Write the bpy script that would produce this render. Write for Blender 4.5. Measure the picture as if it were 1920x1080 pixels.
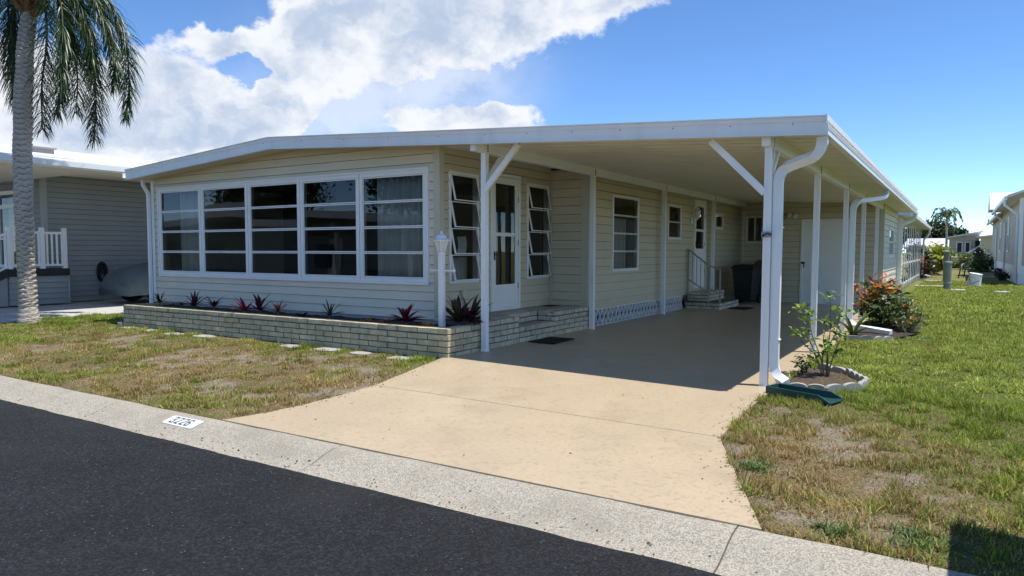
import bpy, math, random
import numpy as np
from mathutils import Vector, Matrix

for _o in list(bpy.data.objects):
    bpy.data.objects.remove(_o)
S = bpy.context.scene
COL = S.collection
RAD = math.radians
random.seed(7)
NPR = np.random.RandomState(11)

# ---------------------------------------------------------------- camera
CAM_POS = (1.744, -7.905, 1.45)
YAW, PITCH, ROLL = 0.5611, -0.0634, 0.0021
cam_data = bpy.data.cameras.new('camera')
cam = bpy.data.objects.new('camera', cam_data)
COL.objects.link(cam)
S.camera = cam
_F = Vector((-math.sin(YAW) * math.cos(PITCH), math.cos(YAW) * math.cos(PITCH), math.sin(PITCH)))
_R = Vector((math.cos(YAW), math.sin(YAW), 0))
_U = _R.cross(_F)
_R2 = _R * math.cos(ROLL) + _U * math.sin(ROLL)
_U2 = -_R * math.sin(ROLL) + _U * math.cos(ROLL)
_m = Matrix((_R2, _U2, -_F)).transposed().to_4x4()
_m.translation = Vector(CAM_POS)
cam.matrix_world = _m
cam_data.sensor_width = 36.0
cam_data.lens = 1331.88 / 1920 * 36
cam_data.shift_y = 15.1 / 1920
cam_data.clip_start = 0.05
cam_data.clip_end = 3000

# ---------------------------------------------------------------- sky, sun, exposure
SUN_EL, SUN_AZ = RAD(71), RAD(70)          # azimuth measured from +Y towards +X
SKY_STRENGTH = 0.105
EXPOSURE = 0.96
world = bpy.data.worlds.new('World')
S.world = world
world.use_nodes = True
world.cycles.sampling_method = 'NONE'
wt = world.node_tree
wt.nodes.clear()


def wn(kind, **kw):
    n = wt.nodes.new(kind)
    for k, v in kw.items():
        setattr(n, k, v)
    return n


def wmath(op, a, b=None, c=None, clamp=False):
    n = wn('ShaderNodeMath', operation=op, use_clamp=clamp)
    for i, v in enumerate((a, b, c)):
        if v is None:
            continue
        if isinstance(v, (int, float)):
            n.inputs[i].default_value = v
        else:
            wt.links.new(v, n.inputs[i])
    return n.outputs[0]


sky = wn('ShaderNodeTexSky')
sky.sky_type = 'NISHITA'
sky.sun_disc = False
sky.sun_elevation = SUN_EL
sky.sun_rotation = SUN_AZ
sky.air_density = 0.62
sky.altitude = 1500
sky.dust_density = 0.0
sky.ozone_density = 2.0
tc = wn('ShaderNodeTexCoord')
sep = wn('ShaderNodeSeparateXYZ')
wt.links.new(tc.outputs['Generated'], sep.inputs[0])
az = wmath('ARCTAN2', sep.outputs[0], sep.outputs[1])
el = wmath('ARCSINE', sep.outputs[2])
comb = wn('ShaderNodeCombineXYZ')
wt.links.new(az, comb.inputs[0])
wt.links.new(el, comb.inputs[1])


def wnoise(vec, scale, detail, rough=0.55, dist=0.0, off=(0, 0, 0)):
    mp = wn('ShaderNodeMapping')
    mp.inputs['Location'].default_value = off
    mp.inputs['Scale'].default_value = (1.0, 1.25, 1.0)
    wt.links.new(vec, mp.inputs['Vector'])
    n = wn('ShaderNodeTexNoise')
    n.inputs['Scale'].default_value = scale
    n.inputs['Detail'].default_value = detail
    n.inputs['Roughness'].default_value = rough
    n.inputs['Distortion'].default_value = dist
    wt.links.new(mp.outputs[0], n.inputs['Vector'])
    return n


# cumulus masses: (azimuth, elevation, half width, half height, weight), all round the sky
CLOUDS = [(-1.128, 0.166, 0.13, 0.066, 1), (-1.0, 0.172, 0.090, 0.052, 1), (-0.915, 0.148, 0.060, 0.040, 1),
          (-0.850, 0.262, 0.055, 0.060, 1), (-0.730, 0.280, 0.120, 0.072, 1), (-0.577, 0.325, 0.115, 0.052, 1),
          (-0.440, 0.345, 0.085, 0.030, 1), (-0.645, 0.168, 0.095, 0.022, 1.1),
          (-0.578, 0.196, 0.038, 0.026, 1), (-0.945, 0.266, 0.050, 0.024, 1.25), (-0.875, 0.205, 0.03, 0.03, 0.6),
          (-1.010, 0.300, 0.085, 0.030, -1.3), (-0.916, 0.236, 0.022, 0.020, -1.35), (-0.605, 0.226, 0.045, 0.012, -1.0),
          (-0.75, 0.46, 0.30, 0.09, 1), (-1.55, 0.30, 0.25, 0.12, 1), (1.6, 0.32, 0.25, 0.1, 1), (2.9, 0.5, 0.3, 0.12, 1)]
# thin veil behind the cumulus
VEIL = [(-0.78, 0.20, 0.11, 0.075, 1.0), (-0.66, 0.25, 0.10, 0.06, 0.9), (-1.15, 0.12, 0.25, 0.05, 0.8), (-1.7, 0.2, 0.3, 0.1, 0.8), (1.2, 0.2, 0.4, 0.08, 0.7)]
warpn = wnoise(comb.outputs[0], 9.0, 5.0, 0.6)
warp_sub = wn('ShaderNodeVectorMath', operation='SUBTRACT')
wt.links.new(warpn.outputs['Color'], warp_sub.inputs[0])
warp_sub.inputs[1].default_value = (0.5, 0.5, 0.5)
warp_sc = wn('ShaderNodeVectorMath', operation='SCALE')
wt.links.new(warp_sub.outputs[0], warp_sc.inputs[0])
warp_sc.inputs['Scale'].default_value = 0.10
warped = wn('ShaderNodeVectorMath', operation='ADD')
wt.links.new(comb.outputs[0], warped.inputs[0])
wt.links.new(warp_sc.outputs[0], warped.inputs[1])


def cloud_field(vec, clouds):
    tot = None
    for (a, e, ra, re, w) in clouds:
        s = wn('ShaderNodeVectorMath', operation='SUBTRACT')
        wt.links.new(vec, s.inputs[0])
        s.inputs[1].default_value = (a, e, 0)
        m = wn('ShaderNodeVectorMath', operation='MULTIPLY')
        wt.links.new(s.outputs[0], m.inputs[0])
        m.inputs[1].default_value = (1 / ra, 1 / re, 0)
        d = wn('ShaderNodeVectorMath', operation='DOT_PRODUCT')
        wt.links.new(m.outputs[0], d.inputs[0])
        wt.links.new(m.outputs[0], d.inputs[1])
        ex = wmath('EXPONENT', wmath('MULTIPLY', d.outputs['Value'], -0.8))
        t = wmath('MULTIPLY', ex, w)
        tot = t if tot is None else wmath('ADD', tot, t)
    return tot


field = cloud_field(warped.outputs[0], CLOUDS)
veil = cloud_field(warped.outputs[0], VEIL)
fine = wnoise(comb.outputs[0], 22.0, 7.0, 0.62, 0.0, (3, 1, 0))
field2 = wmath('ADD', field, wmath('MULTIPLY', wmath('SUBTRACT', fine.outputs['Fac'], 0.5), 1.0))
mask = wn('ShaderNodeMapRange', interpolation_type='SMOOTHSTEP')
wt.links.new(field2, mask.inputs['Value'])
mask.inputs['From Min'].default_value = 0.36
mask.inputs['From Max'].default_value = 0.72
# body of the cloud: bright billows against soft grey-blue hollows
bil = wnoise(warped.outputs[0], 14.0, 5.0, 0.55, 0.0, (7, 2, 0))
bil2 = wnoise(comb.outputs[0], 4.5, 2.0, 0.5, 0.0, (1, 9, 0))
edge = wmath('SUBTRACT', 1.0, wmath('MULTIPLY', wmath('SUBTRACT', field2, 0.45), 1.1), clamp=True)
bsum0 = wmath('ADD', wmath('MULTIPLY', bil.outputs['Fac'], 0.60), wmath('MULTIPLY', bil2.outputs['Fac'], 0.40))
bsum = wmath('ADD', bsum0, wmath('MULTIPLY', edge, 0.10))
shade = wn('ShaderNodeMapRange', interpolation_type='SMOOTHSTEP')
wt.links.new(bsum, shade.inputs['Value'])
shade.inputs['From Min'].default_value = 0.38
shade.inputs['From Max'].default_value = 0.62
ccol = wn('ShaderNodeMix', data_type='RGBA')
wt.links.new(shade.outputs[0], ccol.inputs['Factor'])
ccol.inputs['A'].default_value = (2.5, 3.0, 3.85, 1)
ccol.inputs['B'].default_value = (4.7, 4.8, 5.0, 1)
skymix = wn('ShaderNodeMix', data_type='RGBA')
vm_ = wmath('MULTIPLY', wmath('MULTIPLY', veil, wmath('ADD', wmath('MULTIPLY', fine.outputs['Fac'], 0.7), 0.62), clamp=True), 0.64)
maskc = wmath('MAXIMUM', wmath('MULTIPLY', mask.outputs[0], 0.97), vm_, clamp=True)
wt.links.new(maskc, skymix.inputs['Factor'])
hsv = wn('ShaderNodeHueSaturation')
hsv.inputs['Saturation'].default_value = 1.15
hsv.inputs['Value'].default_value = 1.22
wt.links.new(sky.outputs[0], hsv.inputs['Color'])
wt.links.new(hsv.outputs[0], skymix.inputs['A'])
wt.links.new(ccol.outputs['Result'], skymix.inputs['B'])
bg = wn('ShaderNodeBackground')
bg.inputs['Strength'].default_value = SKY_STRENGTH
wt.links.new(skymix.outputs['Result'], bg.inputs['Color'])
wo = wn('ShaderNodeOutputWorld')
wt.links.new(bg.outputs[0], wo.inputs[0])

sun_data = bpy.data.lights.new('sun', 'SUN')
sun_data.energy = 3.1
sun_data.angle = RAD(0.53)
sun_data.color = (1.0, 0.955, 0.88)
sun = bpy.data.objects.new('sun', sun_data)
COL.objects.link(sun)
_sd = Vector((math.sin(SUN_AZ) * math.cos(SUN_EL), math.cos(SUN_AZ) * math.cos(SUN_EL), math.sin(SUN_EL)))
sun.rotation_euler = (-_sd).to_track_quat('-Z', 'Y').to_euler()
sun.location = (10, 10, 30)

S.view_settings.view_transform = 'Standard'
S.view_settings.look = 'None'
S.view_settings.gamma = 1.0
S.view_settings.use_curve_mapping = False
S.view_settings.exposure = EXPOSURE
S.render.engine = 'CYCLES'
S.cycles.max_bounces = 6
S.cycles.diffuse_bounces = 4
S.cycles.glossy_bounces = 3
S.cycles.transparent_max_bounces = 24

# ---------------------------------------------------------------- materials
MATS = {}


def new_mat(name):
    m = bpy.data.materials.new(name)
    m.use_nodes = True
    nt = m.node_tree
    nt.nodes.clear()
    out = nt.nodes.new('ShaderNodeOutputMaterial')
    MATS[name] = m
    return m, nt, out


def mat(name, col, rough=0.6, var=0.08, scale=3.0, bump=0.0, bscale=80.0, spec=0.4, rnd=0.0, metallic=0.0,
        stain=None, stain_scale=1.2, stain_amt=0.4, stretch=(1, 1, 1), speck=None, speck_scale=90, speck_thr=0.12, grain=0.0, grain_scale=150):
    m, nt, out = new_mat(name)
    L = nt.links.new
    N = nt.nodes.new
    geo = N('ShaderNodeNewGeometry')
    mp = N('ShaderNodeMapping')
    mp.inputs['Scale'].default_value = stretch
    L(geo.outputs['Position'], mp.inputs['Vector'])
    p = N('ShaderNodeBsdfPrincipled')
    p.inputs['Roughness'].default_value = rough
    p.inputs['Specular IOR Level'].default_value = spec
    p.inputs['Metallic'].default_value = metallic
    n1 = N('ShaderNodeTexNoise')
    n1.inputs['Scale'].default_value = scale
    n1.inputs['Detail'].default_value = 6
    n1.inputs['Roughness'].default_value = 0.6
    L(mp.outputs[0], n1.inputs['Vector'])
    mr = N('ShaderNodeMapRange')
    mr.inputs['From Min'].default_value = 0.3
    mr.inputs['From Max'].default_value = 0.7
    mr.inputs['To Min'].default_value = 1 - var
    mr.inputs['To Max'].default_value = 1 + var
    L(n1.outputs['Fac'], mr.inputs['Value'])
    fac = mr.outputs[0]
    if rnd:
        oi = N('ShaderNodeObjectInfo')
        r2 = N('ShaderNodeMapRange')
        r2.inputs['To Min'].default_value = 1 - rnd
        r2.inputs['To Max'].default_value = 1 + rnd
        L(oi.outputs['Random'], r2.inputs['Value'])
        mm = N('ShaderNodeMath')
        mm.operation = 'MULTIPLY'
        L(fac, mm.inputs[0])
        L(r2.outputs[0], mm.inputs[1])
        fac = mm.outputs[0]
    if grain:
        gv = N('ShaderNodeTexVoronoi')
        gv.inputs['Scale'].default_value = grain_scale
        L(geo.outputs['Position'], gv.inputs['Vector'])
        gs = N('ShaderNodeSeparateColor')
        L(gv.outputs['Color'], gs.inputs[0])
        gp = N('ShaderNodeMath')
        gp.operation = 'POWER'
        L(gs.outputs[1], gp.inputs[0])
        gp.inputs[1].default_value = 2.0
        gr = N('ShaderNodeMapRange')
        gr.inputs['To Min'].default_value = 1 - 0.5 * grain
        gr.inputs['To Max'].default_value = 1 + 2.0 * grain
        L(gp.outputs[0], gr.inputs['Value'])
        gm = N('ShaderNodeMath')
        gm.operation = 'MULTIPLY'
        L(fac, gm.inputs[0])
        L(gr.outputs[0], gm.inputs[1])
        fac = gm.outputs[0]
    vm = N('ShaderNodeVectorMath')
    vm.operation = 'SCALE'
    vm.inputs[0].default_value = col
    L(fac, vm.inputs['Scale'])
    c = vm.outputs[0]
    if stain:
        n2 = N('ShaderNodeTexNoise')
        n2.inputs['Scale'].default_value = stain_scale
        n2.inputs['Detail'].default_value = 8
        n2.inputs['Roughness'].default_value = 0.65
        n2.inputs['Distortion'].default_value = 0.4
        L(mp.outputs[0], n2.inputs['Vector'])
        m2 = N('ShaderNodeMapRange')
        m2.interpolation_type = 'SMOOTHSTEP'
        m2.inputs['From Min'].default_value = 0.50
        m2.inputs['From Max'].default_value = 0.78
        m2.inputs['To Max'].default_value = stain_amt
        L(n2.outputs['Fac'], m2.inputs['Value'])
        mx = N('ShaderNodeMix')
        mx.data_type = 'RGBA'
        L(m2.outputs[0], mx.inputs['Factor'])
        L(c, mx.inputs['A'])
        mx.inputs['B'].default_value = (*stain, 1)
        c = mx.outputs['Result']
    if speck:
        vo = N('ShaderNodeTexVoronoi')
        vo.inputs['Scale'].default_value = speck_scale
        L(geo.outputs['Position'], vo.inputs['Vector'])
        wnz = N('ShaderNodeSeparateColor')
        L(vo.outputs['Color'], wnz.inputs[0])
        lt = N('ShaderNodeMath')
        lt.operation = 'LESS_THAN'
        L(wnz.outputs[0], lt.inputs[0])
        lt.inputs[1].default_value = speck_thr
        l2 = N('ShaderNodeMath')
        l2.operation = 'LESS_THAN'
        L(vo.outputs['Distance'], l2.inputs[0])
        l2.inputs[1].default_value = 0.38
        l3 = N('ShaderNodeMath')
        l3.operation = 'MULTIPLY'
        L(lt.outputs[0], l3.inputs[0])
        L(l2.outputs[0], l3.inputs[1])
        mx = N('ShaderNodeMix')
        mx.data_type = 'RGBA'
        L(l3.outputs[0], mx.inputs['Factor'])
        L(c, mx.inputs['A'])
        mx.inputs['B'].default_value = (*speck, 1)
        c = mx.outputs['Result']
    L(c, p.inputs['Base Color'])
    if bump:
        n3 = N('ShaderNodeTexNoise')
        n3.inputs['Scale'].default_value = bscale
        n3.inputs['Detail'].default_value = 5
        n3.inputs['Roughness'].default_value = 0.65
        L(mp.outputs[0], n3.inputs['Vector'])
        b = N('ShaderNodeBump')
        b.inputs['Strength'].default_value = bump
        b.inputs['Distance'].default_value = 0.01
        L(n3.outputs['Fac'], b.inputs['Height'])
        L(b.outputs[0], p.inputs['Normal'])
    L(p.outputs[0], out.inputs[0])
    return m


def mat_attr(name, rough=0.6, transl=0.25, spec=0.3, nvar=0.0, nscale=30.0, bump=0.0, mult=1.0):
    """base colour comes from the colour attribute 'Col' (leaf and soil colours)"""
    m, nt, out = new_mat(name)
    L = nt.links.new
    N = nt.nodes.new
    at = N('ShaderNodeAttribute')
    at.attribute_name = 'Col'
    c = at.outputs['Color']
    geo = N('ShaderNodeNewGeometry')
    if nvar:
        n1 = N('ShaderNodeTexNoise')
        n1.inputs['Scale'].default_value = nscale
        n1.inputs['Detail'].default_value = 8
        n1.inputs['Roughness'].default_value = 0.7
        L(geo.outputs['Position'], n1.inputs['Vector'])
        mr = N('ShaderNodeMapRange')
        mr.inputs['From Min'].default_value = 0.3
        mr.inputs['From Max'].default_value = 0.7
        mr.inputs['To Min'].default_value = mult * (1 - nvar)
        mr.inputs['To Max'].default_value = mult * (1 + nvar)
        L(n1.outputs['Fac'], mr.inputs['Value'])
        vm = N('ShaderNodeVectorMath')
        vm.operation = 'SCALE'
        L(c, vm.inputs[0])
        L(mr.outputs[0], vm.inputs['Scale'])
        c = vm.outputs[0]
    p = N('ShaderNodeBsdfPrincipled')
    p.inputs['Roughness'].default_value = rough
    p.inputs['Specular IOR Level'].default_value = spec
    L(c, p.inputs['Base Color'])
    if bump:
        n3 = N('ShaderNodeTexNoise')
        n3.inputs['Scale'].default_value = 45
        n3.inputs['Detail'].default_value = 8
        L(geo.outputs['Position'], n3.inputs['Vector'])
        b = N('ShaderNodeBump')
        b.inputs['Strength'].default_value = bump
        b.inputs['Distance'].default_value = 0.03
        L(n3.outputs['Fac'], b.inputs['Height'])
        L(b.outputs[0], p.inputs['Normal'])
    sh = p.outputs[0]
    if transl:
        t = N('ShaderNodeBsdfTranslucent')
        L(c, t.inputs['Color'])
        mx = N('ShaderNodeMixShader')
        mx.inputs[0].default_value = transl
        L(sh, mx.inputs[1])
        L(t.outputs[0], mx.inputs[2])
        sh = mx.outputs[0]
    L(sh, out.inputs[0])
    return m


def mat_glass(name, tint=(0.55, 0.6, 0.6), boost=0.02):
    m, nt, out = new_mat(name)
    L = nt.links.new
    N = nt.nodes.new
    geo = N('ShaderNodeNewGeometry')
    n = N('ShaderNodeTexNoise')
    n.inputs['Scale'].default_value = 1.3
    L(geo.outputs['Position'], n.inputs['Vector'])
    b = N('ShaderNodeBump')
    b.inputs['Strength'].default_value = 0.05
    b.inputs['Distance'].default_value = 0.02
    L(n.outputs['Fac'], b.inputs['Height'])
    g = N('ShaderNodeBsdfGlossy')
    g.inputs['Roughness'].default_value = 0.012
    L(b.outputs[0], g.inputs['Normal'])
    t = N('ShaderNodeBsdfTransparent')
    t.inputs[0].default_value = (*tint, 1)
    f = N('ShaderNodeFresnel')
    f.inputs['IOR'].default_value = 1.5
    a = N('ShaderNodeMath')
    a.operation = 'ADD'
    a.use_clamp = True
    L(f.outputs[0], a.inputs[0])
    a.inputs[1].default_value = boost
    mx = N('ShaderNodeMixShader')
    L(a.outputs[0], mx.inputs[0])
    L(t.outputs[0], mx.inputs[1])
    L(g.outputs[0], mx.inputs[2])
    L(mx.outputs[0], out.inputs[0])
    return m


mat('white_metal', (0.80, 0.81, 0.81), 0.42, 0.03, 2.0, 0.03, 30, 0.45, stain=(0.50, 0.49, 0.44), stain_scale=3.0, stain_amt=0.35, stretch=(1, 1, 0.25))
mat('white_trim', (0.80, 0.80, 0.785), 0.45, 0.03, 3.0, 0.02, 40)
mat('ceiling_white', (0.76, 0.71, 0.585), 0.45, 0.05, 1.5, 0.02, 30, stain=(0.5, 0.46, 0.36), stain_amt=0.25)
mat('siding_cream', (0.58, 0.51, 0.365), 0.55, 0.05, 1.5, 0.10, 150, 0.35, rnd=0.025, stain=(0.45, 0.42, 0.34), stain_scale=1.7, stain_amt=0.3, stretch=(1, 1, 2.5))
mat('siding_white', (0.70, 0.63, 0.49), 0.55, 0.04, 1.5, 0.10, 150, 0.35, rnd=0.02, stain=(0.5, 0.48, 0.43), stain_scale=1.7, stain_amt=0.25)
mat('trim_cream', (0.55, 0.51, 0.39), 0.5, 0.04, 2.0)
mat('lap_shadow_backing', (0.10, 0.095, 0.08), 0.8, 0.05)  # dark colour paints the shadow line that shows under each siding board
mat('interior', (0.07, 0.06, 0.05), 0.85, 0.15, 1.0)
mat('curtain', (0.74, 0.73, 0.69), 0.9, 0.08, 4.0)
mat('roof_white', (0.66, 0.67, 0.68), 0.5, 0.05, 1.0, 0.05, 20, stain=(0.5, 0.5, 0.48), stain_amt=0.35)
mat('siding_grey', (0.285, 0.295, 0.285), 0.6, 0.05, 1.5, 0.08, 120, rnd=0.03)
mat('trim_grey', (0.36, 0.365, 0.35), 0.6, 0.05)
mat('siding_tan', (0.50, 0.43, 0.34), 0.6, 0.05, 1.5, 0.08, 120, rnd=0.03)
mat('deck_dark', (0.02, 0.02, 0.023), 0.6, 0.2, 5.0)
mat('brick', (0.49, 0.43, 0.285), 0.85, 0.22, 9.0, 0.6, 60, 0.25, rnd=0.13, stain=(0.22, 0.22, 0.17), stain_scale=14, stain_amt=0.55)
mat('brick_step', (0.50, 0.455, 0.345), 0.85, 0.22, 9.0, 0.6, 60, 0.25, rnd=0.13, stain=(0.24, 0.23, 0.2), stain_scale=14, stain_amt=0.5)
mat('mortar', (0.12, 0.115, 0.09), 0.95, 0.2, 10, 0.5, 80)
mat('concrete', (0.36, 0.35, 0.325), 0.85, 0.12, 4.0, 0.35, 120, stain=(0.3, 0.29, 0.27), stain_amt=0.4)
mat('concrete_pale', (0.44, 0.43, 0.405), 0.85, 0.12, 4.0, 0.3, 120, stain=(0.4, 0.38, 0.35), stain_amt=0.4)
mat('mulch', (0.045, 0.032, 0.024), 0.95, 0.5, 30, 1.0, 60)
mat('mulch_red', (0.085, 0.058, 0.04), 0.95, 0.5, 30, 1.0, 60)
mat('asphalt', (0.0092, 0.0096, 0.0115), 0.9, 0.25, 2.0, 1.0, 110, 0.35, stain=(0.024, 0.024, 0.026), stain_scale=0.6, stain_amt=0.6, speck=(0.11, 0.11, 0.112), speck_scale=70, speck_thr=0.014, grain=0.9, grain_scale=75)
mat('asphalt_edge', (0.016, 0.016, 0.019), 0.8, 0.25, 6.0, 0.9, 90)
mat('lattice', (0.78, 0.79, 0.79), 0.7, 0.1, 8.0, 0.2, 90)
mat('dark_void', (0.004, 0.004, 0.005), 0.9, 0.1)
mat('black_rubber', (0.012, 0.012, 0.012), 0.8, 0.2, 20, 0.4, 90)
mat('black_metal', (0.02, 0.02, 0.02), 0.4, 0.1)
mat('bin_green', (0.010, 0.016, 0.015), 0.5, 0.1)
mat('bin_brown', (0.10, 0.05, 0.022), 0.5, 0.1)
mat('splash_green', (0.012, 0.06, 0.052), 0.45, 0.15, 6.0)
mat('bark', (0.38, 0.33, 0.28), 0.95, 0.30, 6.0, 1.0, 30, 0.2, stain=(0.20, 0.22, 0.10), stain_scale=1.1, stain_amt=0.5)
mat('bark_dark', (0.10, 0.08, 0.06), 0.95, 0.3, 6.0, 0.8, 30)
mat('frond_stem', (0.12, 0.13, 0.05), 0.7, 0.2, 6.0)
mat('crown_fibre', (0.22, 0.12, 0.05), 0.95, 0.45, 20.0, 1.0, 50)
mat('stem', (0.16, 0.12, 0.07), 0.9, 0.2, 12)
mat('tarp', (0.115, 0.14, 0.145), 0.7, 0.15, 3.0, 0.5, 8)
mat('utility_green', (0.20, 0.23, 0.20), 0.6, 0.1, 6)
mat('number_white', (0.60, 0.615, 0.63), 0.7, 0.05, 20, 0.3, 120)
mat('number_black', (0.05, 0.055, 0.06), 0.8, 0.2, 40)
mat('rail_grey', (0.30, 0.29, 0.27), 0.5, 0.1)
mat('lamp_glass', (0.62, 0.63, 0.60), 0.25, 0.05, 10)
mat('paper', (0.75, 0.75, 0.73), 0.8, 0.06, 20)
mat('hose_green', (0.02, 0.13, 0.09), 0.5, 0.1)
mat('terracotta_cover', (0.30, 0.31, 0.31), 0.6, 0.2, 10)
mat('brass', (0.32, 0.22, 0.10), 0.4, 0.1, metallic=0.6)
mat('seat_tan', (0.45, 0.36, 0.24), 0.6, 0.1)
mat('cart_white', (0.7, 0.7, 0.7), 0.3, 0.02)
mat_glass('glass', (0.60, 0.64, 0.64), 0.015)
mat_glass('glass_clear', (0.7, 0.72, 0.72), 0.01)
mat_attr('leaf', 0.45, 0.28, 0.35)
mat_attr('leaf_dark', 0.4, 0.18, 0.4)
mat_attr('grass', 0.75, 0.36, 0.08)
mat_attr('bark_rings', 0.95, 0.0, 0.15, nvar=0.22, nscale=40, bump=0.5)
mat_attr('soil', 0.95, 0.0, 0.1, nvar=0.55, nscale=42, bump=1.0)


def driveway_mat():
    """cream coated concrete: knock-down texture, tyre wear, old stains"""
    m = mat('driveway', (0.48, 0.385, 0.262), 0.36, 0.07, 1.1, 0.0, 1, 0.5, stain=(0.31, 0.245, 0.165), stain_scale=1.3, stain_amt=0.6)
    nt = m.node_tree
    L = nt.links.new
    N = nt.nodes.new
    p = [n for n in nt.nodes if n.type == 'BSDF_PRINCIPLED'][0]
    src = p.inputs['Base Color'].links[0].from_socket
    geo = N('ShaderNodeNewGeometry')
    n1 = N('ShaderNodeTexNoise')
    n1.inputs['Scale'].default_value = 26
    n1.inputs['Detail'].default_value = 6
    n1.inputs['Roughness'].default_value = 0.65
    L(geo.outputs['Position'], n1.inputs['Vector'])
    r = N('ShaderNodeMapRange')
    r.interpolation_type = 'SMOOTHSTEP'
    r.inputs['From Min'].default_value = 0.50
    r.inputs['From Max'].default_value = 0.68
    r.inputs['To Max'].default_value = 0.38
    L(n1.outputs['Fac'], r.inputs['Value'])
    mx = N('ShaderNodeMix')
    mx.data_type = 'RGBA'
    L(r.outputs[0], mx.inputs['Factor'])
    L(src, mx.inputs['A'])
    mx.inputs['B'].default_value = (0.25, 0.195, 0.115, 1)
    # two faint scuffs where the wheels turn in
    mp = N('ShaderNodeMapping')
    mp.inputs['Rotation'].default_value = (0, 0, RAD(-8))
    mp.inputs['Scale'].default_value = (5.0, 0.45, 1)
    L(geo.outputs['Position'], mp.inputs['Vector'])
    n2 = N('ShaderNodeTexNoise')
    n2.inputs['Scale'].default_value = 1.0
    n2.inputs['Detail'].default_value = 7
    L(mp.outputs[0], n2.inputs['Vector'])
    r2 = N('ShaderNodeMapRange')
    r2.interpolation_type = 'SMOOTHSTEP'
    r2.inputs['From Min'].default_value = 0.62
    r2.inputs['From Max'].default_value = 0.80
    r2.inputs['To Max'].default_value = 0.40
    L(n2.outputs['Fac'], r2.inputs['Value'])
    mx2 = N('ShaderNodeMix')
    mx2.data_type = 'RGBA'
    L(r2.outputs[0], mx2.inputs['Factor'])
    L(mx.outputs['Result'], mx2.inputs['A'])
    mx2.inputs['B'].default_value = (0.24, 0.20, 0.14, 1)
    L(mx2.outputs['Result'], p.inputs['Base Color'])
    b = N('ShaderNodeBump')
    b.inputs['Strength'].default_value = 0.4
    b.inputs['Distance'].default_value = 0.008
    L(n1.outputs['Fac'], b.inputs['Height'])
    L(b.outputs[0], p.inputs['Normal'])


driveway_mat()


def kerb_mat():
    """exposed aggregate: pale stones in a grey paste, rusty and dirty in places"""
    m, nt, out = new_mat('kerb')
    L = nt.links.new
    N = nt.nodes.new
    geo = N('ShaderNodeNewGeometry')
    vo = N('ShaderNodeTexVoronoi')
    vo.inputs['Scale'].default_value = 135
    L(geo.outputs['Position'], vo.inputs['Vector'])
    sc = N('ShaderNodeSeparateColor')
    L(vo.outputs['Color'], sc.inputs[0])
    ramp = N('ShaderNodeValToRGB')
    cr = ramp.color_ramp
    cr.elements[0].color = (0.21, 0.19, 0.155, 1)
    cr.elements[1].color = (0.46, 0.42, 0.345, 1)
    e = cr.elements.new(0.45)
    e.color = (0.33, 0.30, 0.245, 1)
    L(sc.outputs[0], ramp.inputs[0])
    n = N('ShaderNodeTexNoise')
    n.inputs['Scale'].default_value = 1.6
    n.inputs['Detail'].default_value = 8
    n.inputs['Roughness'].default_value = 0.65
    L(geo.outputs['Position'], n.inputs['Vector'])
    r = N('ShaderNodeMapRange')
    r.interpolation_type = 'SMOOTHSTEP'
    r.inputs['From Min'].default_value = 0.48
    r.inputs['From Max'].default_value = 0.72
    r.inputs['To Max'].default_value = 0.65
    L(n.outputs['Fac'], r.inputs['Value'])
    mx = N('ShaderNodeMix')
    mx.data_type = 'RGBA'
    L(r.outputs[0], mx.inputs['Factor'])
    L(ramp.outputs[0], mx.inputs['A'])
    mx.inputs['B'].default_value = (0.25, 0.225, 0.18, 1)
    p = N('ShaderNodeBsdfPrincipled')
    p.inputs['Roughness'].default_value = 0.85
    p.inputs['Specular IOR Level'].default_value = 0.25
    L(mx.outputs['Result'], p.inputs['Base Color'])
    b = N('ShaderNodeBump')
    b.inputs['Strength'].default_value = 0.4
    b.inputs['Distance'].default_value = 0.004
    L(vo.outputs['Distance'], b.inputs['Height'])
    L(b.outputs[0], p.inputs['Normal'])
    L(p.outputs[0], out.inputs[0])


kerb_mat()

# ---------------------------------------------------------------- object helpers
BASE = {}      # world translation of empties used as parents


def put(o, parent):
    COL.objects.link(o)
    if parent is not None:
        o.parent = parent
        b = BASE.get(parent.name)
        if b is not None:
            o.matrix_parent_inverse = Matrix.Translation(-b)
    return o


def tag(o, label=None, cat=None, group=None, kind=None):
    if label:
        o['label'] = label
    if cat:
        o['category'] = cat
    if group:
        o['group'] = group
    if kind:
        o['kind'] = kind
    return o


def thing(name, label, cat, loc=(0, 0, 0), group=None, local=False, rz=0):
    o = bpy.data.objects.new(name, None)
    o.empty_display_size = 0.2
    COL.objects.link(o)
    o.location = loc
    o.rotation_euler = (0, 0, rz)
    if not local:
        BASE[o.name] = Vector(loc)
    return tag(o, label, cat, group)


def copy_tree(o, parent=None, kids=None):
    c = o.copy()
    COL.objects.link(c)
    if parent is not None:
        c.parent = parent
        c.matrix_parent_inverse = o.matrix_parent_inverse.copy()
    for ch in [x for x in COL.objects if x.parent is o]:
        copy_tree(ch, c)
    return c


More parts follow.
